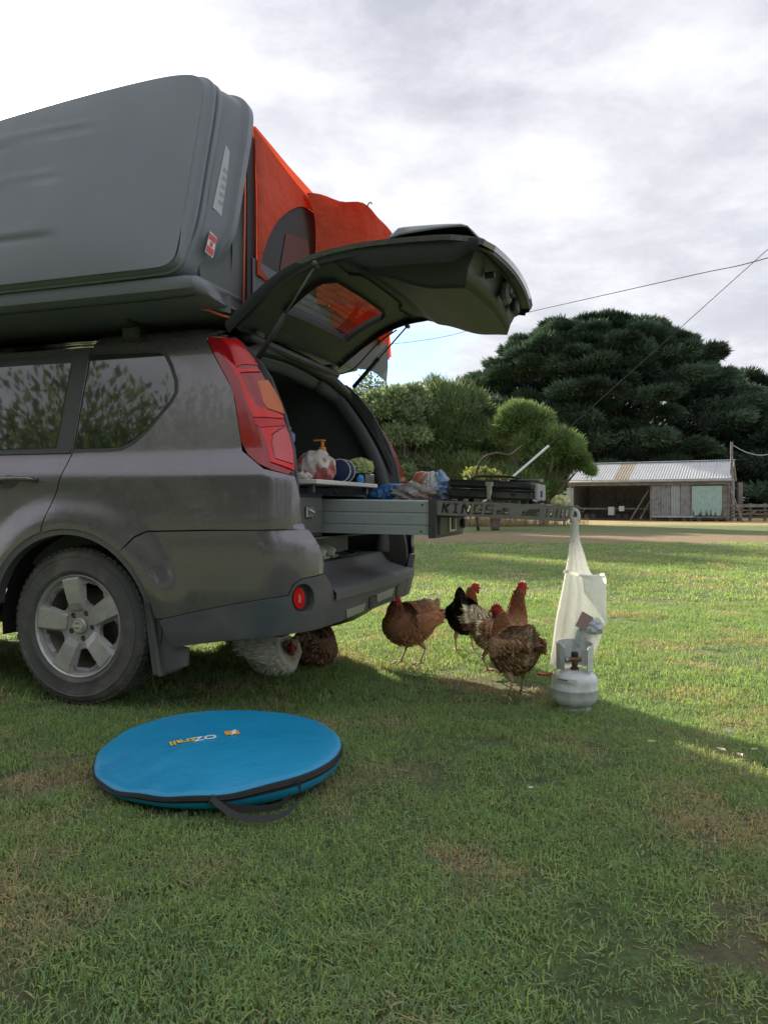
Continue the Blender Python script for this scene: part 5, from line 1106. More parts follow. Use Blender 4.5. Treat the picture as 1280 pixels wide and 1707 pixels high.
mb = MB(TC); mb.tube(cr([(.90, .62, .985), (.95, .58, .98), (.985, .57, .955), (1.00, .57, .93), (.985, .60, .925), (.96, .66, .95)], 6), .004, 6); mb.out('power_cord', m_rub, smooth=True, label='black cord looping over the front of the white shelf', cat='cord')
mb = MB(TC); mb.box((.60, .55, .983), (.70, .75, 1.10), .012); mb.box((.605, .56, 1.1), (.695, .74, 1.17), .012); mb.out('stacked_case', M('grey_green_case', (.13, .17, .16), .6), label='grey-green case at the bottom of the stack beside the red taillight', cat='case')
mb = MB(TC); mb.box((.61, .57, 1.171), (.715, .76, 1.235), .015); mb.box((.63, .59, 1.2351), (.70, .74, 1.262), .008); mb.out('blue_tub', M('violet_blue', (.16, .18, .50), .5), label='violet-blue plastic tub on top of the grey-green case', cat='tub')
mb = MB(TC); mb.lathe([(0, 1.262), (.03, 1.262), (.033, 1.27), (.033, 1.33), (.028, 1.345), (.028, 1.36), (0, 1.36)], c=(.66, .66, 0), n=18); mb.out('glass_jar', M('jar_glass', (.5, .55, .55), .1, coat=1.), smooth=True, auto=40, label='glass jar on the violet-blue tub', cat='jar')
mb = MB(TC); mb.box((.78, .50, .983), (.79, .56, 1.10), .003); mb.out('cutting_board', m_alu, label='thin silver board upright left of the bread bag', cat='board')
# lower compartment
mb = MB(TC); mb.box((.30, .92, .606), (.78, 1.32, .705), .01); o = mb.out('grey_crate', M('dull_grey', (.13, .14, .15), .6), label='flat grey storage crate under the drawers', cat='crate')
mb = MB(TC); mb.box((.30, .40, .606), (.66, .60, .70), .01); mb.out('shoe_box', m_dbox, label='dark carton left of the white shoes under the drawers', cat='carton')
for i, (t, lb) in enumerate(((.74, 'left white shoe tucked under the drawers'), (.86, 'right white shoe tucked under the drawers, beside the grey crate'))):
    sh = thing('shoe', lb, 'shoe', C1(.80, t, .606), -TH, group='white shoes under the drawers')
    P = []
    for (x, w, h0, h1) in [(.885, .012, .012, .03), (.875, .030, .0, .048), (.84, .040, 0, .062), (.79, .040, 0, .085), (.74, .036, 0, .095), (.70, .034, 0, .09), (.68, .02, .01, .07)]:
        P.append([(x, t - w, .612 + h0), (x, t - w, .612 + h0 + .3 * h1), (x, t - w * .8, .612 + h1 * .8), (x, t, .612 + h1), (x, t + w * .8, .612 + h1 * .8), (x, t + w, .612 + h0 + .3 * h1), (x, t + w, .612 + h0)])
    mb = MB(TC); mb.grid(np.array(P), flip=True); mb.out('shoe_upper', M('white_canvas', (.80, .80, .77), .75), sh, smooth=True)
    mb = MB(TC); mb.box((.68, t - .040, .606), (.89, t + .040, .622), .006); mb.out('shoe_sole', M('rubber_white', (.5, .5, .48), .7), sh)
mb = MB(TC); mb.tube(cr([(.70, 1.30, .62), (.86, 1.2, .612), (.92, 1.0, .612), (.91, .85, .612)], 6), .006, 6); mb.out('tie_strap', m_web, label='black strap lying on the boot floor', cat='strap')

# ================================================================== HANGING RUBBISH BAG
m_bag = M('thin_white_plastic', (.88, .89, .87), .38, transl=.5, coat=.3, var=(3, (.82, .85, .80), .3, .7), bump=(16, .8, .02))
bagT = thing('rubbish_bag', 'long white plastic rubbish bag hanging from the tray end above the gas bottle', 'plastic bag', (polar(963, 3.52), 3.52, .20))
def bx_(px, y, d=3.52): return (px - 640) / 1282 * d, .87 + (842 - y) / 1282 * d
Lf = [(951, 862), (950, 893), (947, 925), (942, 954), (935, 992), (927, 1032), (922, 1070), (918, 1098), (917, 1114)]
Rt_ = [(964, 862), (965, 893), (974, 925), (984, 954), (1005, 975), (1007, 1032), (1000, 1064), (985, 1098), (962, 1114)]
rows = []; NS_ = 44
for i in range(len(Lf)):
    xl, zl = bx_(*Lf[i]); xr, zr = bx_(*Rt_[i]); w = (xr - xl) / 2; cx = (xl + xr) / 2; dp = min(.09, w * .75) * (1 if i < 7 else (.7 if i == 7 else .25)); row = []
    for j in range(NS_):
        a = 2 * math.pi * j / NS_; fold = 1 - .13 * abs(math.sin(a * 5.5 + .5 * i * .2)) * (1 - .35 * i / 8) - .08 * abs(math.sin(a * 9 + 1.3)); tt = (math.cos(a) + 1) / 2
        row.append((cx + w * math.cos(a) * (fold if abs(math.cos(a)) < .95 else 1), 3.52 + dp * math.sin(a) * fold * 1.2, zl + (zr - zl) * tt))
    rows.append(row)
R3 = np.array(rows); R3 = np.stack([cr(R3[:, j], 5) for j in range(NS_)], 1); R3 = np.concatenate([R3, R3[:, :1]], 1)
mb = MB(); mb.grid(R3, flip=False); n_ = len(mb.V); mb.add(list(R3[-1][:-1]), [tuple(range(NS_))]); mb.out('bag_film', m_bag, bagT, smooth=True)
# tied neck loops
x0, z0 = bx_(957, 862)
for dx in (-.012, .014):
    mb = MB(); mb.tube(cr([(x0 + dx, 3.52, z0 - .02), (x0 + dx * 1.3, 3.515, z0 + .012), (x0 + dx * .6, 3.515, z0 + .032), (x0 + .001, 3.52, z0 + .036)], 5), list(np.linspace(.009, .005, 16)), 7); mb.out('bag_loop', m_bag, bagT, smooth=True)
# rim band: the bag mouth folded down
P = []
for k in range(40):
    a = math.pi * (1.02 + .96 * k / 39); xl, zl = bx_(939, 953); xr, zr = bx_(1004, 958); w = (xr - xl) / 2 + .004; cx = (xl + xr) / 2; yy = 3.52 + .075 * math.sin(a) * 1.0 - .008; x = cx + w * math.cos(a); z = zl + (zr - zl) * (x - xl) / (xr - xl) - .006 * math.sin(a * 3)
    P.append([(x, yy, z + .006), (x, yy - .004, z), (x, yy, z - .008)])
mb = MB(); mb.grid(np.array(P), flip=True); mb.out('bag_hem', m_bag, bagT, smooth=True)
# draped flap and contents
P = []
for k in range(12):
    f_ = k / 11; xa, za = bx_(962 + 42 * f_, 957); xb, zb = bx_(966 + 40 * f_, 985 + 55 * f_); P.append([(xa + (xb - xa) * q, 3.52 - .085 * math.sqrt(max(0, 1 - (f_ * 1.3 - .5) ** 2)) - .006, za + (zb - za) * q) for q in (0, .35, .7, 1)])
mb = MB(); mb.grid(np.array(P), flip=False); mb.out('bag_flap', m_bag, bagT, smooth=True)
def quad3(name, pts, mat, parent, d, th=.006, lab=None):
    mb = MB(); V = []
    for off in (0, th):
        for (px, py) in pts: x, z = bx_(px, py, d); V.append((x, d + off + (px - pts[0][0]) * .0004, z))
    n = len(pts); mb.add(V, [tuple(range(n)), tuple(range(n, 2 * n))[::-1]] + [(i, n + i, n + (i + 1) % n, (i + 1) % n) for i in range(n)]); return mb.out(name, mat, parent, label=lab)
quad3('cardboard_scrap', [(971, 1019), (959, 1043), (975, 1052), (990, 1030)], M('brown_card', (.28, .22, .21), .7, var=(20, (.38, .20, .22), .4, .6)), bagT, 3.425, .006)
def ball(name, px, py, rp, mat, d, seed):
    x, z = bx_(px, py, d); return crumple(name, (x, d, z - rp / 1282 * d * .7), (rp / 1282 * d,) * 3, mat, None, None, seed, amp=.5, freq=1.4, parent=bagT, frame=None, nseg=14)
ball('crumpled_paper', 989, 1046, 14, M('lilac_paper', (.50, .52, .62), .6, transl=.2, var=(30, (.65, .68, .72), .4, .6)), 3.455, 31)
quad3('carton_scrap', [(962, 1050), (976, 1042), (982, 1072), (968, 1082), (958, 1070)], M('teal_card', (.26, .40, .40), .6, var=(25, (.42, .36, .38), .4, .6)), bagT, 3.43, .02)

# ================================================================== GAS BOTTLE
m_gas = M('pale_grey_enamel', (.60, .64, .65), .32, coat=.5, dirt=(11, (.36, .34, .31), .55), bump=(60, .08, .002))
GX, GY = polar(958, 3.37), 3.37; gb_ = thing('gas_bottle', 'small pale grey gas bottle standing on the grass in front of the hanging bag', 'gas bottle', (GX, GY, 0))
gc = (GX, GY, -.014)
rB = .100
mb = MB(); mb.lathe([(0, .012), (.055, .008), (.082, .016), (.095, .034), (rB, .054), (rB, .078), (rB + .003, .082), (rB + .003, .088), (rB, .092), (rB, .116), (.097, .132), (.088, .146), (.070, .156), (.045, .162), (.0, .165)], c=gc, n=56); body = mb.out('bottle_body', m_gas, gb_, smooth=True, auto=60)
mb = MB(); mb.lathe([(.066, -.012), (.070, -.012), (.072, .02), (.068, .02), (.066, -.012)], c=gc, n=40); mb.out('foot_ring', m_gas, gb_, smooth=True, auto=40)
def collar(z, a, r): return (GX + r * math.cos(a), GY + r * math.sin(a), .01 + z)
rc = .080; P = []; Pi = []
A0, A1 = R(-62), R(222)
for k in range(61):
    f_ = k / 60; a = A0 + (A1 - A0) * f_; bz = .146; top = .252 + .010 * math.sin((f_ - .1) * 3) ; e = min(f_, 1 - f_) * 20
    if e < 1: top -= .012 * (1 - e) ** 2
    P.append([collar(bz, a, rc), collar(bz + .05, a, rc), collar(top - .006, a, rc), collar(top, a, rc - .001), collar(top, a, rc - .006), collar(top - .008, a, rc - .005), collar(bz, a, rc - .005)])
mb = MB(); mb.grid(np.array(P), flip=True); col_ = mb.out('collar', m_gas, gb_, smooth=True, auto=50)
mb = MB(); mb.lathe([(0, 0), (.008, 0), (.008, .002), (0, .002)], c=(0, 0, 0), axis='y', n=14)
for (aa, zz) in ((R(160), .21),):
    a = aa; u = np.array([math.cos(a), math.sin(a), 0]); mb = MB(); c_ = np.array(collar(zz, a, rc - .0065)); w_ = np.array([-u[1], u[0], 0]); mb.add([c_ + w_ * .006 * math.cos(q) + np.array([0, 0, .010 * math.sin(q)]) for q in np.linspace(0, 2 * math.pi, 12, endpoint=False)], [tuple(range(12))]); mb.out('collar_hole', M('pale_gap', (.6, .62, .58), .6), col_)
m_brass = M('dull_brass', (.16, .10, .06), .5, .7)
mb = MB(); mb.lathe([(0, .155), (.020, .155), (.020, .172), (.013, .174), (.013, .206), (.009, .208), (.009, .222), (0, .222)], c=gc, n=8); mb.tube([(GX - .034, GY - .012, .195), (GX + .026, GY - .010, .197)], .0105, 10); mb.tube([(GX, GY - .03, .188), (GX, GY, .188)], .010, 8); valve = mb.out('valve', m_brass, gb_)
mb = MB(); mb.lathe([(.0, .215), (.013, .215), (.016, .219), (.016, .236), (.012, .241), (0, .241)], c=gc, n=10); mb.out('valve_knob', m_rub, valve)
mb = MB(); mb.tube([(GX - .046, GY - .014, .194), (GX - .032, GY - .012, .195)], .014, 6); mb.out('outlet_nut', M('grey_metal', (.20, .21, .22), .4, .8), valve)
def patch(name, a0, a1, z0, z1, mat, par, rr=rB + .0015, n=10, off=0):
    P = [[(GX + (rr + off) * math.cos(R(a)), GY + (rr + off) * math.sin(R(a)), .01 + z) for z in (z0, z1)] for a in np.linspace(a0, a1, n)]; mb = MB(); mb.grid(np.array(P), flip=True); P = [[(GX + (rr + off - .001) * math.cos(R(a)), GY + (rr + off - .001) * math.sin(R(a)), .01 + z) for z in (z0, z1)] for a in np.linspace(a0, a1, n)]; mb.grid(np.array(P)); return mb.out(name, mat, par, smooth=True)
lb_ = patch('label', 205, 262, .094, .116, M('label_white', (.62, .64, .64), .5), body)
m_ink = M('label_ink', (.10, .11, .12), .6)
for i, z in enumerate((.0965, .1000, .1035)): patch('label_line', 209, 255 - 6 * i, z, z + .0016, M('label_grey', (.38, .40, .41), .6), body, off=.0006)
patch('label_line', 212, 240, .1075, .1120, m_ink, body, off=.0006)

# ================================================================== FOLDED POP-UP TENT BAG
m_cy = M('turquoise_nylon', (.003, .235, .46), .42, bump=(4.5, .6, .03), var=(2.2, (.006, .28, .52), .3, .7), coat=.15, coatrough=.4)
pb = thing('folded_tent_bag', 'round flat bright blue carry bag with black zip and handle lying on the lawn', 'bag', (-.53, 2.535, 0))
def rim(a):
    r_ = .378 * (1 + .02 * math.cos(2 * a + .6) + .035 * max(0, math.cos(a - math.pi * 1.10)) ** 8); return np.array([-.530 + r_ * math.cos(a) * 1.0, 2.535 + r_ * math.sin(a) * 1.02])
zt0 = lambda a: .088 + .008 * math.cos(a - 2.2) - .026 * max(0, math.cos(a - math.pi * 1.18)) ** 3
cb_ = np.array([-.530, 2.535]); P = []; AN = 120
for k, (q, dz_) in enumerate([(0, .020), (.15, .020), (.3, .019), (.45, .017), (.6, .015), (.72, .012), (.82, .009), (.9, .006), (.96, .002), (.992, -.001), (1.0, -.005)]):
    row = []
    for j in range(AN):
        a = 2 * math.pi * j / AN; e = rim(a); p = cb_ + (e - cb_) * q; z = zt0(a) * (q ** 1.5) + .088 * (1 - q ** 1.5) + dz_ * .8
        z += .007 * max(0, math.cos(a - math.pi * 1.15)) ** 2 * q * math.sin(p[0] * 42 + p[1] * 25 + 2 * math.sin(p[1] * 30)) * (1 - q ** 12); z += .003 * q ** 4 * math.sin(a * 13 + 3 * q) * max(0, math.cos(a - math.pi * 1.22)) + .0008 * math.sin(a * 5 + q * 4) * q
        dd = (p - cb_) @ np.array([math.cos(-2.05), math.sin(-2.05)]) ; z -= .018 * sm(np.array((dd - .17) / .16)) * (1 if True else 0)
        row.append((p[0], p[1], float(z)))
    P.append(row)
P = np.array(P); Pc = np.concatenate([P, P[:, :1]], 1); mb = MB(); mb.grid(Pc, flip=False); topc = mb.out('top_cover', m_cy, pb, smooth=True)
def band(z_a, z_b, ra, rb, mat, name, par=pb, bulge=.006):
    Q = []
    for j in range(AN + 1):
        a = 2 * math.pi * (j % AN) / AN; e = rim(a); n_ = (e - cb_) / np.linalg.norm(e - cb_); zt = P[-1][j % AN][2]; zA = zt * z_a; zB = zt * z_b
        Q.append([(*(e + n_ * ra), zA), (*(e + n_ * ((ra + rb) / 2 + bulge)), (zA + zB) / 2), (*(e + n_ * rb), zB)])
    mb = MB(); mb.grid(np.array(Q), flip=True); return mb.out(name, mat, par, smooth=True)
band(1.0, .93, 0, .004, m_cy, 'top_piping', bulge=.003)
zb_ = band(.93, .58, .003, .004, m_web, 'zip_band'); band(.79, .74, .0115, .0115, M('zip_teeth', (.05, .05, .055), .4, .3), 'zip', zb_, bulge=.001)
band(.58, .04, .003, -.03, m_cy, 'side_cover', bulge=.012)
# handle: two flat webbing loops at the near right rim
def strap(pts, w, name, par, wd=(0, 0, 1), th=.0015):
    C = cr(pts, 6); wd = np.array(wd, float); P = [[tuple(p - wd * w / 2), tuple(p + wd * w / 2)] for p in C]; mb = MB(); mb.grid(np.array(P)); Q = np.array(P) + np.array([.0, .002, 0]); mb.grid(Q, flip=True); return mb.out(name, m_web, par, smooth=True)
strap([(-.485, 2.150, .052), (-.46, 2.125, .042), (-.41, 2.095, .024), (-.35, 2.085, .016), (-.285, 2.100, .018), (-.245, 2.145, .035), (-.240, 2.20, .052), (-.252, 2.245, .060)], .020, 'handle', pb, (.1, .75, .65))
strap([(-.49, 2.145, .045), (-.43, 2.135, .030), (-.36, 2.135, .024), (-.30, 2.155, .024), (-.27, 2.205, .035)], .018, 'handle', pb, (.1, .2, .97))
# printed emblem and lettering on the cover
def topz(x, y):
    d = np.hypot(x - cb_[0], (y - cb_[1]) / 1.1) / .402; dd = (np.array([x, y]) - cb_) @ np.array([math.cos(-2.05), math.sin(-2.05)]); z = zt0(math.atan2(y - cb_[1], x - cb_[0])) * d ** 1.5 + .088 * (1 - d ** 1.5) + (.020 - .006 * d ** 2) * .8
    return z + .0022 - .018 * float(sm(np.array((dd - .17) / .16)))
m_wh = M('print_white', (.72, .78, .82), .5); m_ye = M('print_yellow', (.80, .52, .03), .5); m_orp = M('print_orange', (.80, .36, .02), .5)
def text(s, loc_, rot, size, mat, name, par):
    cu = bpy.data.curves.new(name, 'FONT'); cu.body = s; cu.size = size; cu.extrude = .0006; cu.align_x = 'LEFT'; cu.offset = size * .018; o = bpy.data.objects.new(name, cu); COL.objects.link(o); dg = bpy.context.evaluated_depsgraph_get(); me = bpy.data.meshes.new_from_object(o.evaluated_get(dg)); bpy.data.objects.remove(o)
    V = np.array([v.co for v in me.vertices]); Fc = [tuple(p.vertices) for p in me.polygons]; c, s_ = math.cos(rot), math.sin(rot); x = V[:, 0] * c - V[:, 1] * s_ + loc_[0]; y = V[:, 0] * s_ + V[:, 1] * c + loc_[1]; z = np.array([topz(a, b) for a, b in zip(x, y)]) + V[:, 2]
    return emit(name, np.stack([x, y, z], -1), Fc, mat, par)
rt = math.pi + .42
ux = np.array([math.cos(rt), math.sin(rt)]); p0 = np.array([-.560, 2.555])
text('OZ', p0, rt, .052, m_wh, 'lettering', topc); text('trail', p0 + ux * .070, rt, .052, m_ye, 'lettering', topc)
P4 = [(-.540, 2.590), (-.495, 2.605), (-.480, 2.565), (-.525, 2.550)]
mb = MB(); mb.add([(x, y, topz(x, y)) for x, y in P4], [(3, 2, 1, 0)]); mb.out('emblem', m_orp, topc)
mb = MB(); zz = [(-.503, 2.600), (-.510, 2.582), (-.500, 2.576), (-.507, 2.556)]; mb.tube([(x, y, topz(x, y) + .001) for x, y in zz], .0035, 4); mb.out('emblem_stroke', m_wh, topc)

# ================================================================== HENS
def hen(label, loc_, head_deg, body_col, neck_col, tail_col, seed, scale=1., neck=(0, 0), sit=False, fat=1., turn=0., white_tail=False, tail_up=.0, group=None):
    r = np.random.default_rng(seed); hd = R(head_deg); t = thing('hen', label, 'hen', (loc_[0], loc_[1], 0.), hd, group)
    ca, sa = math.cos(hd), math.sin(hd)
    def TH_(V):
        V = np.asarray(V, float) * scale; return np.stack([V[:, 0] * ca - V[:, 1] * sa + loc_[0], V[:, 0] * sa + V[:, 1] * ca + loc_[1], V[:, 2]], -1)
    st = np.array([(-.205, 0, .325 + tail_up, .007, .014), (-.175, 0, .305 + tail_up * .7, .020, .034), (-.135, 0, .272, .048 * fat, .056), (-.085, 0, .238, .076 * fat, .078), (-.025, 0, .218, .093 * fat, .094), (.035, 0, .215, .094 * fat, .100), (.082, 0, .233, .080 * fat, .090), (.108, 0, .268, .057, .066), (.120, 0, .302, .041, .047), (.127, 0, .332, .030, .034), (.135, 0, .358, .0235, .027), (.148, 0, .377, .021, .0235), (.166, 0, .381, .017, .019), (.178, 0, .378, .008, .010)])
    st[:7, 0] = .082 + (st[:7, 0] - .082) * .78; st[:7, 3] *= 1.06; st[3:7, 4] *= 1.08
    if sit: st[:, 2] -= .118; st[:, 2] = np.where(st[:, 0] < .05, np.maximum(st[:, 2], st[:, 4] * .9), st[:, 2])
    w = np.clip((np.arange(14) - 6) / 5., 0, 1); st[:, 0] += w * neck[0]; st[:, 2] += w * neck[1]; st[:, 1] += w * turn * .03
    if turn:
        k = np.arange(14) > 10; hx = st[10, 0]; d = st[k, 0] - hx; st[k, 0] = hx + d * math.cos(turn * 1.2); st[k, 1] += d * math.sin(turn * 1.2)
    D = np.stack([cr(st[:, :3], 5)[:, i] for i in range(3)], -1); RR = np.stack([cr(np.stack([st[:, 3], st[:, 4], st[:, 3]], -1), 5)[:, i] for i in range(2)], -1); RR = np.maximum(RR, .004)
    tg = np.gradient(D, axis=0); tg /= np.linalg.norm(tg, axis=1)[:, None]; Y = np.cross(np.array([0, 0, 1.]), tg); Y /= np.linalg.norm(Y, axis=1)[:, None] + 1e-9; Zn = np.cross(tg, Y)
    m_body = M('plumage_base', (1, 1, 1), .85, attr='tint', spec=.2); n = 20
    def surf_(i, a):
        return D[i] + Y[i] * RR[i, 0] * math.cos(a) + Zn[i] * RR[i, 1] * math.sin(a), Y[i] * math.cos(a) / RR[i, 0] + Zn[i] * math.sin(a) / RR[i, 1]
    V = []; C = []; Fc = []
    def colr(i, a, p):
        f_ = i / (len(D) - 1); base = np.array(body_col); nk = sm(np.array((f_ - .50) / .12)); tl = 1 - sm(np.array((f_ - .12) / .16)); c = base * (1 - nk) + np.array(neck_col) * nk; c = c * (1 - tl) + np.array(tail_col) * tl
        if f_ > .83: c = np.array((.42, .045, .035))
        return c
    for i in range(len(D)):
        for j in range(n):
            a = 2 * math.pi * j / n; p, _ = surf_(i, a); V.append(p + .002 * r.normal(size=3) * (i < 50)); C.append(colr(i, a, p) * .8)
    for i in range(len(D) - 1):
        for j in range(n): Fc.append((i * n + j, i * n + (j + 1) % n, (i + 1) * n + (j + 1) % n, (i + 1) * n + j))
    Fc.append(tuple(range(n))[::-1]); Fc.append(tuple(range((len(D) - 1) * n, len(D) * n)))
    body = emit('body', TH_(np.array(V)), Fc, m_body, t, smooth=True, col=np.array(C))
    FV = []; FF = []; FC = []
    def feather(p, nrm, d, ln, wd_, c, lift):
        nrm = nrm / (np.linalg.norm(nrm) + 1e-9); d = d - nrm * (d @ nrm); d /= np.linalg.norm(d) + 1e-9; s = np.cross(nrm, d); k = len(FV); c = np.array(c) * r.uniform(.75, 1.3)
        FV.extend([p - s * wd_ * .25 + nrm * .0005, p + s * wd_ * .25 + nrm * .0005, p + d * ln * .55 - s * wd_ * .5 + nrm * (lift * .6 - .001), p + d * ln * .55 + nrm * (lift * .6 + .0022), p + d * ln * .55 + s * wd_ * .5 + nrm * (lift * .6 - .001), p + d * ln + nrm * lift])
        FF.extend([(k, k + 3, k + 2), (k, k + 1, k + 3), (k + 1, k + 4, k + 3), (k + 2, k + 3, k + 5), (k + 3, k + 4, k + 5)]); FC.extend([c * .75, c * .75, c, c * 1.05, c, c * (1.25 if r.uniform() < .6 else .8)])
    L_ = len(D)
    for q in range(2300):
        i = int(r.uniform(2, L_ * .80)); a = r.uniform(0, 2 * math.pi); p, nr = surf_(i, a); f_ = i / L_
        ln = (.026 if f_ < .5 else (.020 if f_ < .62 else .013)) * r.uniform(.7, 1.2); d = -tg[i] + np.array([0, 0, -.35 if f_ < .45 else -.1]) + r.normal(0, .12, 3)
        feather(p, nr, d, ln, ln * (.62 if f_ < .55 else .35), colr(i, a, p), .004 + .004 * r.uniform())
    # fluffy vent and thighs
    for q in range(260):
        i = int(r.uniform(4, L_ * .42)); a = -math.pi / 2 + r.normal(0, .7); p, nr = surf_(i, a); feather(p, nr, -tg[i] * .6 + np.array([0, 0, -1.]), .030, .014, np.array(colr(i, a, p)) * .5 + np.array(tail_col) * .5, .010)
    emit('feathers', TH_(np.array(FV)), FF, m_body, t, col=np.array(FC), kind='stuff')
    # wings
    for sd in (-1, 1):
        FV.clear(); FF.clear(); FC.clear()
        zo = -.118 if sit else 0
        for row in range(9):
            for k in range(16):
                u = row / 8; x = .055 - .155 * u + r.normal(0, .004); v = k / 15; z = .270 - .085 * v * (1 - u * .35) + .015 * u + zo; i = int(np.argmin(np.abs(D[:40, 0] - x))); zz = (z - D[i, 2]) / RR[i, 1]; yy = RR[i, 0] * math.sqrt(max(.05, 1 - min(.95, zz * zz))) + .006 + .005 * math.sin(math.pi * u)
                p = np.array([x, sd * yy, z]); feather(p, np.array([0, sd, .25]), np.array([-1, 0, -.18 + .25 * v]), .046 + .03 * u, .016, np.array(body_col) * (1.15 - .5 * u * (k % 2)), .006)
        for k in range(7): feather(np.array([-.09, sd * .070 * fat, .225 + .008 * k + zo]), np.array([0, sd, .1]), np.array([-1, -sd * .15, .05 * k - .15]), .060, .015, tail_col if white_tail or k % 2 else np.array(body_col) * .5, .012)
        emit('wing', TH_(np.array(FV)), list(FF), m_body, t, col=np.array(FC))
    FV.clear(); FF.clear(); FC.clear()
    for k in range(16):
        sd = -1 if k % 2 else 1; h = k / 15; p = D[6] + np.array([0, sd * .010 * (1 - h), .005 - .03 * (1 - h)]); feather(p, np.array([.15, sd * 1., .25]), np.array([-1, sd * .18, .95 - 1.1 * (1 - h) + tail_up * 6]), .088 * r.uniform(.8, 1.1), .030, np.array(tail_col) * r.uniform(.7, 1.2), .006)
    emit('tail', TH_(np.array(FV)), list(FF), m_body, t, col=np.array(FC))
    hx = D[-11]; hf = tg[-6]; hY = Y[-8]; m_comb = M('comb_red', (.45, .03, .03), .55, transl=.15)
    mb = MB(TH_); up = np.cross(hf, hY); up = up if up[2] > 0 else -up
    base = D[-9] + up * .012; pr = [(-.024, 0), (-.026, .014), (-.017, .012), (-.014, .024), (-.006, .015), (-.001, .027), (.006, .015), (.012, .022), (.016, .010), (.024, .012), (.026, 0)]
    mb.prism(pr, lambda a, b, d: tuple(base + hf * a + up * (b - .002) + hY * d), -.0035, .0035); mb.out('comb', m_comb, t)
    mb = MB(TH_); m_beak = M('beak_horn', (.32, .20, .10), .5); tip = D[-1]; mb.tube([tip - hf * .008, tip + hf * .006 - up * .001, tip + hf * .017 - up * .007], [.0085, .0065, .0012], 8); mb.out('beak', m_beak, t, smooth=True)
    for sd in (-1, 1):
        mb = MB(TH_); c_ = D[-6] + hY * sd * .0165 + up * .004; mb.lathe([(0, -.004), (.0032, -.003), (.0042, 0), (.0032, .003), (0, .004)], c=tuple(c_), axis='y', n=10); mb.out('eye', M('amber_eye', (.30, .08, .01), .1, coat=1.), t, smooth=True)
        mb = MB(TH_); c_ = D[-4] - up * .014 + hY * sd * .006; mb.tube([c_ + up * .004, c_ - up * .008, c_ - up * .020, c_ - up * .025], [.003, .0065, .006, .001], 8, flat=.5); mb.out('wattle', m_comb, t, smooth=True)
    if not sit:
        m_leg = M('hen_shank', (.42, .30, .17), .7, bump=(90, .4, .002))
        for sd, fx_ in ((-1, .035), (1, -.02)):
            mb = MB(TH_); hip = np.array([-.005, sd * .040, .150]); hock = np.array([fx_ - .035, sd * .042, .085]); ft = np.array([fx_, sd * .045, .012])
            mb.tube([hip, (hip + hock) / 2 + (.004, 0, 0), hock], [.024, .018, .008], 10); mb.tube([hock, (hock + ft) / 2, ft], [.0065, .0048, .006], 8)
            for ang, ln in ((-.5, .048), (0, .056), (.5, .048), (math.pi, .024)):
                d = np.array([math.cos(ang), math.sin(ang), 0]); mb.tube([ft, ft + d * ln * .5 + (0, 0, .004), ft + d * ln + (0, 0, -.004), ft + d * (ln + .010) + (0, 0, -.010)], [.0058, .005, .0038, .0008], 6)
            mb.out('leg', m_leg, t, smooth=True)
    return t
BR = (.36, .175, .10); DBR = (.22, .09, .052); LBR = (.42, .26, .16); CRM = (.70, .60, .46); BK = (.016, .014, .015); RB = (.27, .095, .04); WH = (.74, .71, .64)
hen('plump reddish-brown hen standing nearest the bumper, facing left', (.150, 4.19), 215, BR, DBR, LBR, 101, 1.06, neck=(-.038, -.030), fat=1.22, turn=.5, tail_up=-.035)
hen('black-backed hen with a dark upright tail, seen from behind', (.475, 4.55), 72, (.030, .022, .020), RB, BK, 102, 1.0, neck=(-.01, -.01), fat=.95, turn=-.8, tail_up=.05)
hen('cream-tailed ginger hen stretching its neck tall, facing right', (.575, 3.95), 18, (.34, .19, .11), (.27, .11, .055), CRM, 103, 1.03, neck=(-.010, .050), fat=.9, tail_up=.0, white_tail=True)
hen('brown hen with white-edged wing and red comb standing nearest the gas bottle', (.590, 3.46), 108, (.46, .27, .165), (.33, .145, .075), (.60, .45, .32), 104, 1.0, neck=(-.025, .0), fat=1.0, turn=.65, white_tail=True)
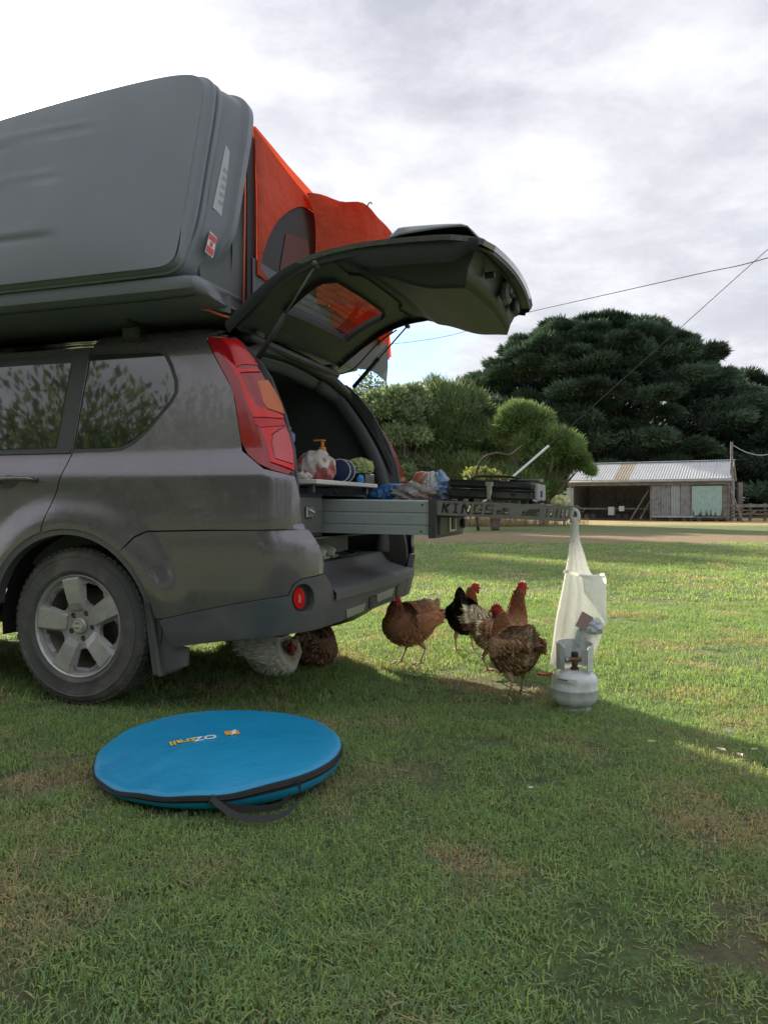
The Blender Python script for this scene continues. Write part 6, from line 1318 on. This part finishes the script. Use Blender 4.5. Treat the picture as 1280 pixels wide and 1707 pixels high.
hen('white hen resting on the grass under the rear bumper', (-.585, 3.98), -8, WH, (.52, .46, .38), WH, 105, 1.05, neck=(-.035, -.125), sit=True, fat=1.1, turn=-.9, tail_up=-.04, white_tail=True)
hen('dark brown hen resting beside the white hen under the bumper', (-.375, 4.16), 60, (.19, .11, .075), (.16, .08, .05), (.34, .22, .14), 106, 1.0, neck=(-.03, -.05), sit=True, fat=1.05, tail_up=-.06)

# ================================================================== SCRAPS ON THE LAWN
def scrap(x, y, s, mat, label, seed, name='petal', cat='petal', group=None):
    r = np.random.default_rng(seed); a = r.uniform(0, 6.28); V = []
    for i in range(5):
        for j in range(5):
            u, v = (i / 4 - .5), (j / 4 - .5); w = math.sqrt(max(.02, 1 - (2 * u) ** 2)); px, py = u * 1.5 * s, v * w * s; V.append((x + px * math.cos(a) - py * math.sin(a), y + px * math.sin(a) + py * math.cos(a), .030 + .25 * s * ((2 * v) ** 2 + u * u) + r.normal(0, .0008)))
    mb = MB(); mb.grid(np.array(V).reshape(5, 5, 3)); return mb.out(name, mat, smooth=True, label=label, cat=cat, group=group)
m_pet = M('white_petal', (.70, .68, .60), .6, transl=.2); m_yel = M('lime_leaf', (.50, .58, .20), .6, transl=.3)
def gp(px, py): d = .87 * 1282 / (py - 842) * .97; return (px - 640) / 1282 * d, d
for i, (px, py, s, mt, lb) in enumerate([(1218, 1224, .030, m_pet, 'largest white petal on the grass at the right'), (1087, 1240, .022, m_yel, 'pale green leaf scrap on the grass, nearest the gas bottle of the right-hand scraps'), (1203, 1253, .020, m_pet, 'small white scrap just below the largest white petal'), (1234, 1262, .018, m_pet, 'tiny cream scrap, lowest of the scraps at the right'), (1258, 1252, .014, m_pet, 'tiny white scrap nearest the right edge of the picture'), (889, 1036, .034, m_pet, 'white leaf scrap on the lit grass right of the upright ginger hen'), (885, 1317, .012, m_pet, 'tiny white scrap on a bare patch in the middle of the lawn')]):
    x, y = gp(px, py); scrap(x, y, s, mt, lb, 200 + i)
x, y = gp(908, 1128); scrap(x, y, .05, M('rust_leaf', (.42, .12, .05), .6), 'orange-brown curled leaf left of the gas bottle', 230, 'dead_leaf', 'leaf')
